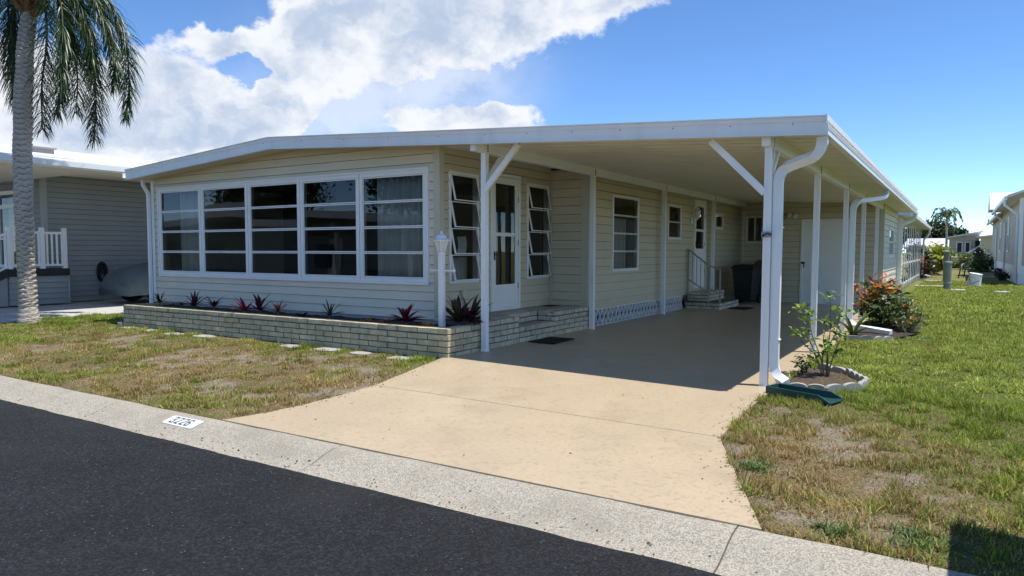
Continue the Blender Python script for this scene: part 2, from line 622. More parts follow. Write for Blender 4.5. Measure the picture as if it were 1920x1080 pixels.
class MB:
    def __init__(self):
        self.v = []
        self.f = []

    def add(self, vs, fs):
        k = len(self.v)
        self.v += [tuple(p) for p in vs]
        self.f += [tuple(i + k for i in f) for f in fs]
        return self

    BOXF = [(0, 3, 2, 1), (4, 5, 6, 7), (0, 1, 5, 4), (1, 2, 6, 5), (2, 3, 7, 6), (3, 0, 4, 7)]

    def box(self, x0, x1, y0, y1, z0, z1):
        if x0 > x1:
            x0, x1 = x1, x0
        if y0 > y1:
            y0, y1 = y1, y0
        if z0 > z1:
            z0, z1 = z1, z0
        return self.add([(x0, y0, z0), (x1, y0, z0), (x1, y1, z0), (x0, y1, z0),
                         (x0, y0, z1), (x1, y0, z1), (x1, y1, z1), (x0, y1, z1)], MB.BOXF)

    def hexa(self, pts):
        return self.add(pts, MB.BOXF)

    def beam(self, p, q, w, h, up=(0, 0, 1)):
        p = Vector(p)
        q = Vector(q)
        d = (q - p).normalized()
        s = d.cross(Vector(up))
        if s.length < 1e-4:
            s = d.cross(Vector((1, 0, 0)))
        s.normalize()
        u = s.cross(d).normalized()
        s = s * w / 2
        u = u * h / 2
        vs = [p - s - u, p + s - u, q + s - u, q - s - u, p - s + u, p + s + u, q + s + u, q - s + u]
        return self.add(vs, MB.BOXF)

    def quad(self, a, b, c, d):
        return self.add([a, b, c, d], [(0, 1, 2, 3)])

    def tube(self, pts, r, n=8, cap=True, sx=1.0, side=None, sy=1.0):
        pts = [Vector(p) for p in pts]
        rs = r if isinstance(r, (list, tuple)) else [r] * len(pts)
        k = len(self.v)
        prev = None
        for i, p in enumerate(pts):
            if i == 0:
                d = pts[1] - pts[0]
            elif i == len(pts) - 1:
                d = pts[-1] - pts[-2]
            else:
                d = (pts[i + 1] - pts[i]).normalized() + (pts[i] - pts[i - 1]).normalized()
            d.normalize()
            if side is not None:
                s = Vector(side)
                s = (s - d * s.dot(d)).normalized()
            elif prev is None:
                a = Vector((0, 0, 1)) if abs(d.z) < 0.9 else Vector((1, 0, 0))
                s = d.cross(a).normalized()
            else:
                s = (prev - d * prev.dot(d)).normalized()
            prev = s
            u = d.cross(s)
            for j in range(n):
                a = 2 * math.pi * (j + 0.5) / n
                self.v.append(tuple(p + (s * math.cos(a) * sx + u * math.sin(a) * sy) * rs[i]))
        m = len(pts)
        for i in range(m - 1):
            for j in range(n):
                a = k + i * n + j
                b = k + i * n + (j + 1) % n
                self.f.append((a, b, b + n, a + n))
        if cap:
            self.f.append(tuple(k + j for j in reversed(range(n))))
            self.f.append(tuple(k + (m - 1) * n + j for j in range(n)))
        return self

    def lathe(self, prof, c=(0, 0, 0), n=16):
        k = len(self.v)
        for (r, z) in prof:
            for j in range(n):
                a = 2 * math.pi * j / n
                self.v.append((c[0] + r * math.cos(a), c[1] + r * math.sin(a), c[2] + z))
        for i in range(len(prof) - 1):
            for j in range(n):
                a = k + i * n + j
                b = k + i * n + (j + 1) % n
                self.f.append((a, b, b + n, a + n))
        self.f.append(tuple(k + j for j in reversed(range(n))))
        self.f.append(tuple(k + (len(prof) - 1) * n + j for j in range(n)))
        return self

    def mesh(self, name, m, smooth=False):
        me = bpy.data.meshes.new(name)
        me.from_pydata(self.v, [], self.f)
        me.materials.append(MATS[m])
        if smooth:
            me.polygons.foreach_set('use_smooth', [True] * len(me.polygons))
        me.update()
        return me

    def build(self, name, m, parent=None, smooth=False, bevel=0.0, seg=1):
        o = bpy.data.objects.new(name, self.mesh(name, m, smooth))
        if bevel:
            b = o.modifiers.new('bevel', 'BEVEL')
            b.width = bevel
            b.segments = seg
            b.limit_method = 'ANGLE'
        return put(o, parent)


def box(name, m, parent, x0, x1, y0, y1, z0, z1, bevel=0.0):
    return MB().box(x0, x1, y0, y1, z0, z1).build(name, m, parent, bevel=bevel)


def np_mesh(name, verts, faces, m, cols=None, parent=None, smooth=False):
    """verts Nx3, faces MxK array; cols Nx3 point colours"""
    me = bpy.data.meshes.new(name)
    nv, nf, k = len(verts), len(faces), faces.shape[1]
    me.vertices.add(nv)
    me.vertices.foreach_set('co', np.ascontiguousarray(verts, dtype=np.float32).ravel())
    me.loops.add(nf * k)
    me.loops.foreach_set('vertex_index', np.ascontiguousarray(faces, dtype=np.int32).ravel())
    me.polygons.add(nf)
    me.polygons.foreach_set('loop_start', np.arange(0, nf * k, k, dtype=np.int32))
    me.polygons.foreach_set('loop_total', np.full(nf, k, dtype=np.int32))
    if smooth:
        me.polygons.foreach_set('use_smooth', np.ones(nf, dtype=bool))
    me.update(calc_edges=True)
    if cols is not None:
        at = me.color_attributes.new('Col', 'FLOAT_COLOR', 'POINT')
        c4 = np.ones((nv, 4), dtype=np.float32)
        c4[:, :3] = cols
        at.data.foreach_set('color', c4.ravel())
    me.materials.append(MATS[m])
    o = bpy.data.objects.new(name, me)
    return put(o, parent)


def vnoise(x, y, seed=0):
    x = np.asarray(x, float)
    y = np.asarray(y, float)
    xi = np.floor(x).astype(np.int64)
    yi = np.floor(y).astype(np.int64)
    fx = x - xi
    fy = y - yi
    fx = fx * fx * (3 - 2 * fx)
    fy = fy * fy * (3 - 2 * fy)

    def h(a, b):
        n = (a * 374761393 + b * 668265263 + seed * 144665) & 0x7fffffff
        n = ((n ^ (n >> 13)) * 1274126177) & 0x7fffffff
        return ((n ^ (n >> 16)) & 0xffff) / 65535.0
    return (h(xi, yi) * (1 - fx) + h(xi + 1, yi) * fx) * (1 - fy) + (h(xi, yi + 1) * (1 - fx) + h(xi + 1, yi + 1) * fx) * fy


def fbm(x, y, seed=0, o=4):
    t = 0
    a = 0.5
    s = 0
    for i in range(o):
        t = t + a * vnoise(x * 2 ** i, y * 2 ** i, seed + i * 17)
        s += a
        a *= 0.55
    return t / s


def sst(a, b, x):
    t = np.clip((x - a) / (b - a), 0, 1)
    return t * t * (3 - 2 * t)

# ================================================================ THE SETTING
KERB_BACK, ROAD_EDGE = -3.87, -4.34


def drive_left(y):
    return np.interp(y, [-3.9, -3.6, -3.2, -2.7, -2.2, -1.5, -0.66, 13], [-3.95, -3.79, -3.68, -3.61, -3.60, -3.72, -3.86, -3.86])


def drive_right(y):
    return np.interp(y, [-3.9, -2.22, -1.0, 13], [0.875, 0.155, 0.13, 0.14])


def drive_z(x, y):
    t = np.clip((y + 3.86) / 3.2, 0, 1)
    return -0.102 * (1 - t) + (-0.02 * np.clip(x, -3.9, 0.2)) * t


def ground_z(x, y):
    x = np.asarray(x, float)
    y = np.asarray(y, float)
    t = np.clip((y + 3.9) / 2.9, 0, 1)
    zl = -0.118 + 0.165 * t
    zr = -0.118 + 0.088 * t
    w = sst(-2.5, -0.5, x)
    z = zl * (1 - w) + zr * w + (fbm(x * 1.7, y * 1.7, 3) - 0.5) * 0.03 * sst(-3.95, -3.6, y)
    inside = (x > drive_left(y) + 0.03) & (x < drive_right(y) - 0.03) & (y < 12.9)
    house = (x < -3.8) & (x > -11.2) & (y > -0.5) & (y < 18)
    nslab = (x < -14.1) & (x > -40) & (y > -3.9) & (y < 12)
    z = np.where(inside | house | nslab, z - 0.12, z)
    z = np.where(y < -3.9, -0.42, z)
    z = np.where(y < -11.5, -0.12, z)
    return z


def lawn_state(x, y):
    """dryness and bareness of the turf, 0..1"""
    n1 = fbm(x * 0.8, y * 0.8, 21)
    n2 = fbm(x * 1.9 + 9, y * 2.3, 33, 5)
    n3 = fbm(x * 6.0, y * 6.0, 55, 4)
    left = x < -1.5
    d_l = 0.71 + (n1 - 0.5) * 1.1 + (n3 - 0.5) * 1.2
    d_l = d_l - 0.30 * sst(-1.7, -0.9, y) - 0.25 * sst(-10.0, -13.0, x) - 0.15 * sst(-3.2, -3.75, y)
    wl = np.exp(-((x + 6.0) / 2.2) ** 2 - ((y + 2.2) / 0.9) ** 2)
    b_l = sst(0.56, 0.66, n2 + 0.07 * wl + 0.35 * (n3 - 0.5)) * sst(0.35, 0.6, d_l)
    b_l = b_l * sst(-3.8, -3.35, y) * 0.8
    r = np.exp(-((x - 0.9) / 1.0) ** 2 - ((y + 2.3) / 1.5) ** 2)
    d_r = 0.26 + 0.55 * r + (n1 - 0.5) * 0.8 + (n3 - 0.5) * 0.5 + 0.12 * sst(-1.0, -3.0, y)
    d_r = d_r - 0.30 * sst(-0.8, 1.5, y) - 0.12 * sst(1.2, 2.2, x)
    b_r = sst(0.57, 0.67, n2 + 0.06 * r + 0.35 * (n3 - 0.5)) * sst(0.40, 0.65, d_r) * 0.7
    d = np.clip(np.where(left, d_l, d_r), 0, 1)
    b = np.clip(np.where(left, b_l, b_r), 0, 1)
    return d, b


def axis(lo, hi, step, far):
    a = np.arange(lo, hi + 1e-6, step)
    l = lo - np.cumsum(step * 1.28 ** np.arange(1, 60))
    l = l[l > far[0]][::-1]
    h = hi + np.cumsum(step * 1.28 ** np.arange(1, 60))
    h = h[h < far[1]]
    return np.concatenate([[far[0]], l, a, h, [far[1]]])


gx = axis(-15.0, 4.5, 0.085, (-700, 700))
gy = axis(-4.2, 10.0, 0.085, (-700, 900))
GX, GY = np.meshgrid(gx, gy)
GZ = ground_z(GX, GY)
D, B = lawn_state(GX, GY)
c_green = np.array([0.105, 0.115, 0.035])
c_brown = np.array([0.19, 0.14, 0.082])
c_sand = np.array([0.255, 0.215, 0.175])
far = (np.hypot(GX, GY) > 26)
D = np.where(far, 0.25, D)
B = np.where(far, 0.0, B)
gcol = c_green * (1 - D[..., None]) + c_brown * D[..., None]
gcol = gcol * (1 - B[..., None]) + c_sand * B[..., None]
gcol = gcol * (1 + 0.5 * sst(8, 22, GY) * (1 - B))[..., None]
nx, ny = len(gx), len(gy)
idx = np.arange(nx * ny).reshape(ny, nx)
gf = np.stack([idx[:-1, :-1], idx[:-1, 1:], idx[1:, 1:], idx[1:, :-1]], -1).reshape(-1, 4)
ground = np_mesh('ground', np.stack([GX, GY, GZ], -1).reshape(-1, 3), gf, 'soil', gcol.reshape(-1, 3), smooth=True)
tag(ground, 'dry patchy lawn ground with bare sandy spots', 'ground', kind='structure')

# --- road: dark fresh asphalt with an uneven edge against the gutter
rx = np.concatenate([np.linspace(-120, -12, 30), np.arange(-11.9, 5, 0.05), np.linspace(5.2, 120, 30)])
re_ = ROAD_EDGE - 0.012 + 0.030 * (fbm(rx * 2.2, rx * 0, 5) - 0.5) + 0.018 * (fbm(rx * 14, rx * 0, 6) - 0.5)
rows = []
for yy, zz in ((None, -0.198), (-0.035, -0.186), (-0.4, -0.178), (-3.3, -0.14), (-6.6, -0.19)):
    if yy is None:
        rows.append(np.stack([rx, re_, np.full_like(rx, zz - 0.05)], -1))
        rows.append(np.stack([rx, re_ - 0.004, np.full_like(rx, zz + 0.004)], -1))
    else:
        rows.append(np.stack([rx, re_ + yy if yy > -0.1 else np.full_like(rx, ROAD_EDGE + yy), np.full_like(rx, zz)], -1))
rv = np.concatenate(rows)
n = len(rx)
ri = np.arange(len(rv)).reshape(len(rows), n)
rf = np.stack([ri[1:, :-1], ri[1:, 1:], ri[:-1, 1:], ri[:-1, :-1]], -1).reshape(-1, 4)
road = np_mesh('road', rv, rf, 'asphalt', smooth=True)
tag(road, 'dark grey asphalt street with fine pale specks', 'road', kind='structure')
for (px_, py_, sx_, sy_) in ((-1.52, -6.55, 0.11, 0.035), (-1.30, -6.50, 0.07, 0.03), (-1.75, -6.62, 0.05, 0.03)):
    k = 11
    mb = MB()
    zz = -0.137 - 0.0125 * (py_ + 7.64)
    ring = [(px_ + sx_ * (0.75 + 0.35 * random.random()) * math.cos(2 * math.pi * i / k),
             py_ + sy_ * (0.7 + 0.45 * random.random()) * math.sin(2 * math.pi * i / k), zz + 0.004) for i in range(k)]
    mb.add(ring, [tuple(range(k))])
    mb.build('paint_mark', 'number_white', road)

# --- kerb: rolled gutter kerb cast in lengths
kerb = MB().box(-120, 120, -4.30, -3.93, -0.42, -0.24).build('kerb', 'kerb')
tag(kerb, 'pale exposed aggregate kerb with gutter along the street', 'kerb', kind='structure')
prof = [(-3.87, -0.34), (-3.87, -0.116), (-3.885, -0.106), (-3.99, -0.112), (-4.07, -0.130), (-4.15, -0.158), (-4.23, -0.183), (-4.30, -0.195), (-4.37, -0.200), (-4.37, -0.34)]
KX = [0.734 + 3.12 * i for i in range(-9, 8)]
for i in range(len(KX) - 1):
    a, b = KX[i] + 0.005, KX[i + 1] - 0.005
    mb = MB()
    steps = 12
    k = len(prof)
    for j in range(steps + 1):
        x = a + (b - a) * j / steps
        mb.v += [(x, p[0] + 0.004 * math.sin(j * 2.1 + i), p[1] + 0.002 * math.sin(j * 1.3 + i * 2)) for p in prof]
    for j in range(steps):
        for q in range(k - 1):
            mb.f.append((j * k + q, j * k + q + 1, (j + 1) * k + q + 1, (j + 1) * k + q))
    mb.f.append(tuple(range(k - 1, -1, -1)))
    mb.f.append(tuple(steps * k + q for q in range(k)))
    mb.build('kerb_length', 'kerb', kerb, smooth=False)

# house number stencilled on the kerb
npan = []
for (u, v) in ((-0.235, -0.075), (0.235, -0.075), (0.255, -0.055), (0.255, 0.055), (0.235, 0.075), (-0.235, 0.075), (-0.255, 0.055), (-0.255, -0.055)):
    npan.append((u, v))
KP = [(-3.985, -0.1116), (-4.07, -0.130), (-4.15, -0.158)]


def kerb_pt(u, v, lift):
    s = -v + 0.075          # from back edge downwards
    y = -3.985 - s * 0.95
    z = float(np.interp(-y, [3.885, 3.99, 4.07, 4.15, 4.23], [-0.106, -0.112, -0.130, -0.158, -0.183]))
    return (-4.245 + u * 0.9, y, z + lift)


mb = MB()
NU, NV = 16, 24
for j in range(NV + 1):
    for i in range(NU + 1):
        v = -0.075 + 0.15 * j / NV
        u = -0.255 + 0.51 * i / NU
        u *= 1 - 0.10 * max(0.0, (abs(v) - 0.055) / 0.02) ** 2
        mb.v.append(kerb_pt(u, v, 0.0055))
for j in range(NV):
    for i in range(NU):
        a = j * (NU + 1) + i
        mb.f.append((a, a + 1, a + NU + 2, a + NU + 1))
panel = mb.build('number_panel', 'number_white', kerb)
panel['label'] = 'white painted panel with the black number 3226'
SEG = {'3': [(0, 2, 1, 2), (1, 2, 1, 1), (0.25, 1, 1, 1), (1, 1, 1, 0), (0, 0, 1, 0), (0, 2, 0, 1.7), (0, 0, 0, 0.3)],
       '2': [(0, 1.7, 0, 2), (0, 2, 1, 2), (1, 2, 1, 1.15), (1, 1.15, 0, 0.0), (0, 0, 1, 0)],
       '6': [(1, 1.7, 1, 2), (1, 2, 0, 2), (0, 2, 0, 0), (0, 0, 1, 0), (1, 0, 1, 1), (1, 1, 0, 1)]}
for di, ch in enumerate('3226'):
    mb = MB()
    for (x0, y0, x1, y1) in SEG[ch]:
        A = Vector((x0 * 0.045, y0 * 0.047, 0))
        Bq = Vector((x1 * 0.045, y1 * 0.047, 0))
        d = (Bq - A).normalized() * 0.0055
        s = Vector((-d.y, d.x, 0))
        A2, B2 = A - d, Bq + d
        lift = 0.0078 + 0.0003 * (len(mb.f) // 6)
        for q_ in range(6):
            a_, b_ = A2 + (B2 - A2) * (q_ / 6), A2 + (B2 - A2) * ((q_ + 1) / 6)
            mb.add([kerb_pt(-0.165 + di * 0.083 + p.x, -0.047 + p.y, lift) for p in (a_ - s, b_ - s, b_ + s, a_ + s)], [(0, 1, 2, 3)])
    mb.build('digit', 'number_black', panel)

# --- driveway: cream coated slabs with open joints
drive = MB().box(-3.6, 0.0, -2.0, 12.6, -0.30, -0.14).build('driveway', 'concrete')
tag(drive, 'cream coated concrete driveway running back under the carport', 'driveway', kind='structure')
JY = [-3.870, -2.205, 1.52, 6.15, 9.4, 12.92]
for i in range(len(JY) - 1):
    y0, y1 = JY[i] + 0.004, JY[i + 1] - 0.004
    ys = np.linspace(y0, y1, max(6, int((y1 - y0) / 0.15)))
    us = np.linspace(0, 1, 14)
    vs = []
    for y in ys:
        xl, xr = float(drive_left(y)), float(drive_right(y))
        for u in us:
            x = xl + (xr - xl) * u
            vs.append((x, y, float(drive_z(x, y))))
    m_, n_ = len(us), len(ys)
    mb = MB()
    mb.v = vs
    for j in range(n_ - 1):
        for q in range(m_ - 1):
            a = j * m_ + q
            mb.f.append((a, a + 1, a + m_ + 1, a + m_))
    ring = [q for q in range(m_)] + [j * m_ + m_ - 1 for j in range(1, n_)] + [(n_ - 1) * m_ + q for q in range(m_ - 2, -1, -1)] + [j * m_ for j in range(n_ - 2, 0, -1)]
    k = len(mb.v)
    for q in ring:
        v = mb.v[q]
        mb.v.append((v[0], v[1], v[2] - 0.16))
    for q in range(len(ring)):
        q2 = (q + 1) % len(ring)
        mb.f.append((ring[q2], ring[q], k + q, k + q2))
    mb.build('slab', 'driveway', drive, smooth=False)

# --- neighbour's concrete drive on the left
nd = MB()
nd.hexa([(-40, -3.86, -0.2), (-14.05, -3.86, -0.2), (-14.05, 12, -0.2), (-40, 12, -0.2),
         (-40, -3.86, -0.02), (-14.05, -3.86, -0.10), (-14.05, 12, 0.055), (-40, 12, 0.13)])
nd.v[4] = (-40, -3.86, -0.02)
nd = MB()
for (ya, yb, za, zb) in ((-3.86, -1.0, -0.095, 0.052), (-0.99, 4.0, 0.053, 0.06), (4.01, 12.0, 0.06, 0.07)):
    nd.hexa([(-40, ya, -0.2), (-14.05, ya, -0.2), (-14.05, yb, -0.2), (-40, yb, -0.2),
             (-40, ya, za + 0.09), (-14.05, ya, za), (-14.05, yb, zb), (-40, yb, zb + 0.09)])
tag(nd.build('neighbour_driveway', 'concrete_pale'), 'grey concrete drive beside the palm in front of the grey house', 'driveway', kind='structure')
# two thin concrete paths crossing the back lawn on the right
for (x0, x1, y0, y1) in ((0.2, 1.35, 26.8, 27.6), (0.3, 1.3, 33.4, 34.3), (2.3, 3.9, 42.0, 43.0)):
    tag(box('path', 'concrete_pale', None, x0, x1, y0, y1, -0.06, 0.012), 'narrow pale concrete path crossing the back lawn', 'path', group='back lawn paths', kind='structure')

# ================================================================ HOUSE
# roof lines (front edge): x of ridge and slopes
ROOF_F = -0.25
RID_X, RIGHT_X, LEFT_X = -7.675, 0.587, -11.80
SL_R, SL_L = 0.0564, 0.0677
FH = 0.178


def fas_bot(x):
    zr = 2.615 + SL_R * (RIGHT_X - RID_X)
    return 2.615 + SL_R * (RIGHT_X - x) if x >= RID_X else zr - SL_L * (RID_X - x)


def under(x):
    return fas_bot(x) + 0.04


XS, YS = -4.624, 0.254          # sunroom side wall and front wall
XM, YJ = -3.876, 3.55           # main side wall and the jog between the two
XL = -11.74
YB = 17.6


def cells(u0, u1, z0, z1, ops):
    us = sorted({u0, u1, *[min(max(o[i], u0), u1) for o in ops for i in (0, 1)]})
    zs = sorted({z0, z1, *[min(max(o[i], z0), z1) for o in ops for i in (2, 3)]})
    for a, b in zip(us[:-1], us[1:]):
        for c, d in zip(zs[:-1], zs[1:]):
            um, zm = (a + b) / 2, (c + d) / 2
            if b - a > 1e-4 and d - c > 1e-4 and not any(o[0] < um < o[1] and o[2] < zm < o[3] for o in ops):
                yield a, b, c, d


def wall(parent, name, ax, pos, sgn, u0, u1, z0, z1, ops, course, m, top=None, board='siding_board', t=0.021, back='lap_shadow_backing', thick=0.10):
    """ax 'y': wall in an X-Z plane at y=pos; ax 'x': wall in a Y-Z plane at x=pos; sgn: outward direction"""
    def P(u, z, off):
        return (u, pos + sgn * off, z) if ax == 'y' else (pos + sgn * off, u, z)
    mb = MB()

    def slab(mb, a, b, za, zb_a, zb_b, o0, o1b, o1t):
        if max(zb_a, zb_b) - za < 0.004:
            return
        vs = [P(a, za, o0), P(b, za, o0), P(b, za, o1b), P(a, za, o1b), P(a, zb_a, o0), P(b, zb_b, o0), P(b, zb_b, o1t), P(a, zb_a, o1t)]
        mb.add(vs, MB.BOXF)
    for a, b, c, d in cells(u0, u1, z0, z1, ops):
        slab(mb, a, b, c, d, d, -thick, -0.002, -0.002)
    if top:
        brk = [u for u in (u0, RID_X, u1) if u0 <= u <= u1]
        for a, b in zip(brk[:-1], brk[1:]):
            slab(mb, a, b, z1, top(a), top(b), -thick, -0.002, -0.002)
    w = mb.build(name, back, parent)
    zt = max(top(u) for u in (u0, u1, RID_X if u0 < RID_X < u1 else u0)) if top else z1
    k = 0
    while z0 + k * course < zt - 0.01:
        lo, hi = z0 + k * course, min(z0 + (k + 1) * course, zt)
        off = lambda z: 0.003 + t * (1 - (z - lo) / course)
        full = [o for o in ops if o[2] <= lo + 1e-4 and o[3] >= hi - 1e-4]
        part = [o for o in ops if o not in full and o[2] < hi - 1e-4 and o[3] > lo + 1e-4]
        pieces = []
        for a, b, c, d in cells(u0, u1, lo, hi, full + part):
            if top:
                cuts = {a, b}
                for zq in (c, d):
                    for s, sl in ((1, None),):
                        pass
                if a < RID_X < b:
                    cuts.add(RID_X)
                # where the roof line crosses the top and bottom of the piece
                for zq in (c, d):
                    xr = RIGHT_X - (zq - 0.04 - 2.615) / SL_R
                    xl = RID_X - (fas_bot(RID_X) + 0.04 - zq) / SL_L
                    for xx in (xr, xl):
                        if a < xx < b:
                            cuts.add(xx)
                cs = sorted(cuts)
                for e, f in zip(cs[:-1], cs[1:]):
                    te, tf = min(d, max(top(e), c)), min(d, max(top(f), c))
                    if max(te, tf) - c > 0.004:
                        pieces.append((e, f, c, te, tf))
            else:
                pieces.append((a, b, c, d, d))
        groups = [pieces] if (part or top) else [[p] for p in pieces]
        if full and (part or top):
            groups = [[p] for p in pieces]
        for g in groups:
            if not g:
                continue
            mb = MB()
            for (e, f, c, te, tf) in g:
                slab(mb, e + 0.001, f - 0.001, c + (0.007 if abs(c - lo) < 1e-5 else 0), te, tf, -0.001, off(c), off(max(te, tf)))  # bottom gap lets the dark backing read as a shadow line
            if mb.f:
                mb.build(board, m, w)
        k += 1
    return w


house = thing('house', 'cream sided single storey manufactured home with wide front windows and low gable roof', 'house', (-7.7, 9, 0.05))

FW = (-11.51, -4.83, 0.975, 2.635)       # front window band
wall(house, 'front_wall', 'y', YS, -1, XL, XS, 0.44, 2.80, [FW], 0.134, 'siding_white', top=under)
W1 = (0.475, 1.195, 0.975, 2.61)
W2 = (2.69, 3.42, 0.975, 2.61)
DR = (1.545, 2.435, 0.47, 2.71)
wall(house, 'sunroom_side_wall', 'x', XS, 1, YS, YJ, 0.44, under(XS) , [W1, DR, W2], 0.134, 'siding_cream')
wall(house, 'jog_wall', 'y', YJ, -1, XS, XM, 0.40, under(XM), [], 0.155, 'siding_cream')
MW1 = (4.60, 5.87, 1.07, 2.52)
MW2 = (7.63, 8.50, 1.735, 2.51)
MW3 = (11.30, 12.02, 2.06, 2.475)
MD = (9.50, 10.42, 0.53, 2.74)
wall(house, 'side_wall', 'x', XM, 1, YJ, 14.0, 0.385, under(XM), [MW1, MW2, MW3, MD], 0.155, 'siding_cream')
AW = (-3.70, -3.20, 1.71, 2.50)
wall(house, 'alcove_wall', 'y', 14.0, -1, XM, -2.45, 0.06, under(-3.8), [AW], 0.155, 'siding_white')
# closed shell: left, back, inner partitions, floor
box('left_wall', 'siding_white', house, XL, XL + 0.1, YS + 0.104, YB, 0.1, under(XL))
box('back_wall', 'siding_cream', house, XL, -0.0, YB, YB + 0.1, 0.1, 2.70)
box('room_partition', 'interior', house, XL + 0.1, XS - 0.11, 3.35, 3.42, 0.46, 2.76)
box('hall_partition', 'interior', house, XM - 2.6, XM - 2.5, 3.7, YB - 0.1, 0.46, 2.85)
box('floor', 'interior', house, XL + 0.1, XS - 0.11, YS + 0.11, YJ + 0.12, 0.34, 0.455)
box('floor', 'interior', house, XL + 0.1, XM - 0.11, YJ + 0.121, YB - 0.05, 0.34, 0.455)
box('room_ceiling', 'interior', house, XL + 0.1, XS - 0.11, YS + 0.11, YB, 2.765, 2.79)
# sill plinth below the front siding
box('plinth', 'concrete_pale', house, XL + 0.02, XS - 0.03, YS + 0.01, YS + 0.08, 0.1, 0.438)
# corner boards
box('corner_board', 'trim_cream', house, XS - 0.085, XS + 0.028, YS - 0.028, YS - 0.019, 0.43, under(XS) - 0.01)
box('corner_board', 'trim_cream', house, XS + 0.0195, XS + 0.028, YS - 0.0185, YS + 0.085, 0.43, under(XS) - 0.01)
box('corner_board', 'white_trim', house, XL - 0.02, XL + 0.07, YS - 0.028, YS - 0.0195, 0.43, under(XL) - 0.01)
box('corner_board', 'trim_cream', house, XM - 0.10, XM + 0.03, YJ - 0.030, YJ - 0.0195, 0.39, under(XM) - 0.01)
box('corner_board', 'trim_cream', house, XM + 0.0195, XM + 0.03, YJ - 0.019, YJ + 0.09, 0.39, under(XM) - 0.01)
box('corner_board', 'trim_cream', house, XS + 0.0195, XS + 0.045, YJ - 0.045, YJ - 0.0195, 0.44, under(XM) - 0.01)
box('corner_board', 'white_trim', house, -3.80, -3.765, 14.0 - 0.04, 14.0 - 0.0195, 0.9, 2.62)


def pane(parent, a, b, c, d, m='glass', name='pane'):
    return MB().quad(a, b, c, d).build(name, m, parent)


def frame_x(mb, ax, pos, sgn, u0, u1, z0, z1, w, d0, d1):
    """rectangular frame of width w from depth d0 to d1 outward"""
    def bx(a, b, c, d):
        if ax == 'y':
            mb.box(a, b, pos + sgn * d0, pos + sgn * d1, c, d)
        else:
            mb.box(pos + sgn * d0, pos + sgn * d1, a, b, c, d)
    bx(u0, u1, z0, z0 + w)
    bx(u0, u1, z1 - w, z1)
    bx(u0, u0 + w, z0 + w, z1 - w)
    bx(u1 - w, u1, z0 + w, z1 - w)


def window(parent, ax, pos, sgn, u0, u1, z0, z1, rows, w=0.035, trim=True, tilt=0.0, m='white_trim', glass='glass', cols=1, name='window', sw=0.018):
    def P(u, z, off):
        return (u, pos + sgn * off, z) if ax == 'y' else (pos + sgn * off, u, z)
    mb = MB()
    frame_x(mb, ax, pos, sgn, u0 - 0.012, u1 + 0.012, z0 - 0.012, z1 + 0.012, w + 0.012, -0.06, 0.036)
    win = mb.build(name, m, parent, bevel=0.004)
    zi0, zi1 = z0 + w, z1 - w
    h = (zi1 - zi0) / rows
    flip = (ax == 'x') == (sgn > 0)
    for r in range(rows):
        a, b = zi0 + r * h, zi0 + (r + 1) * h
        for cidx in range(cols):
            ua = u0 + w + (u1 - u0 - 2 * w) * cidx / cols
            ub = u0 + w + (u1 - u0 - 2 * w) * (cidx + 1) / cols
            g = 0.014
            # sash with tilt: bottom swings outward
            def Q(u, z, o):
                t = (b - z) / h
                return P(u, z, o + tilt * t)
            sb = MB()
            ua_, ub_, a_, b_ = ua + 0.004, ub - 0.004, a + 0.004, b - 0.004
            for (p0, p1, q0, q1) in ((ua_, ub_, a_, a_ + sw), (ua_, ub_, b_ - sw, b_), (ua_, ua_ + sw * 0.9, a_ + sw, b_ - sw), (ub_ - sw * 0.9, ub_, a_ + sw, b_ - sw)):
                sb.hexa([Q(p0, q0, 0.0), Q(p1, q0, 0.0), Q(p1, q0, 0.026), Q(p0, q0, 0.026), Q(p0, q1, 0.0), Q(p1, q1, 0.0), Q(p1, q1, 0.026), Q(p0, q1, 0.026)])
            sb.build('sash', m, win)
            j1, j2 = (random.random() - 0.5) * 0.010, (random.random() - 0.5) * 0.006
            vs = [Q(ua_ + 0.01, a_ + 0.01, g + j2), Q(ub_ - 0.01, a_ + 0.01, g + j2 + j1), Q(ub_ - 0.01, b_ - 0.01, g - j2 + j1), Q(ua_ + 0.01, b_ - 0.01, g - j2)]
            if not (flip or False):
                pass
            nrm = (Vector(vs[1]) - Vector(vs[0])).cross(Vector(vs[3]) - Vector(vs[0]))
            outv = Vector(P(0, 0, 1)) - Vector(P(0, 0, 0))
            if nrm.dot(outv) < 0:
                vs = vs[::-1]
            MB().quad(*vs).build('pane', glass, win)
    return win


# front window band: five units of four lights, wide double mullions
UX = [-11.51 + i * (6.68 / 5) for i in range(6)]
fb = MB()
frame_x(fb, 'y', YS, -1, FW[0] - 0.03, FW[1] + 0.03, FW[2] - 0.03, FW[3] + 0.03, 0.035, -0.02, 0.048)
fb.build('window_surround', 'white_trim', house, bevel=0.004)
for i in range(5):
    window(house, 'y', YS, -1, UX[i] + (0.018 if i else 0.02), UX[i + 1] - 0.018, FW[2] + 0.018, FW[3] - 0.018, 4, w=0.045, sw=0.016)
window(house, 'x', XS, 1, *W1[:2], *W1[2:], 4, w=0.028, tilt=0.085, sw=0.016)
window(house, 'x', XS, 1, *W2[:2], *W2[2:], 4, w=0.028, tilt=0.085, sw=0.016)
window(house, 'x', XM, 1, *MW1[:2], *MW1[2:], 4, w=0.03, sw=0.010)
window(house, 'x', XM, 1, *MW2[:2], *MW2[2:], 2, w=0.03, sw=0.010)
window(house, 'x', XM, 1, *MW3[:2], *MW3[2:], 1, w=0.04, glass='glass_clear')
window(house, 'y', 14.0, -1, *AW[:2], *AW[2:], 1, w=0.03, cols=2, glass='glass_clear')


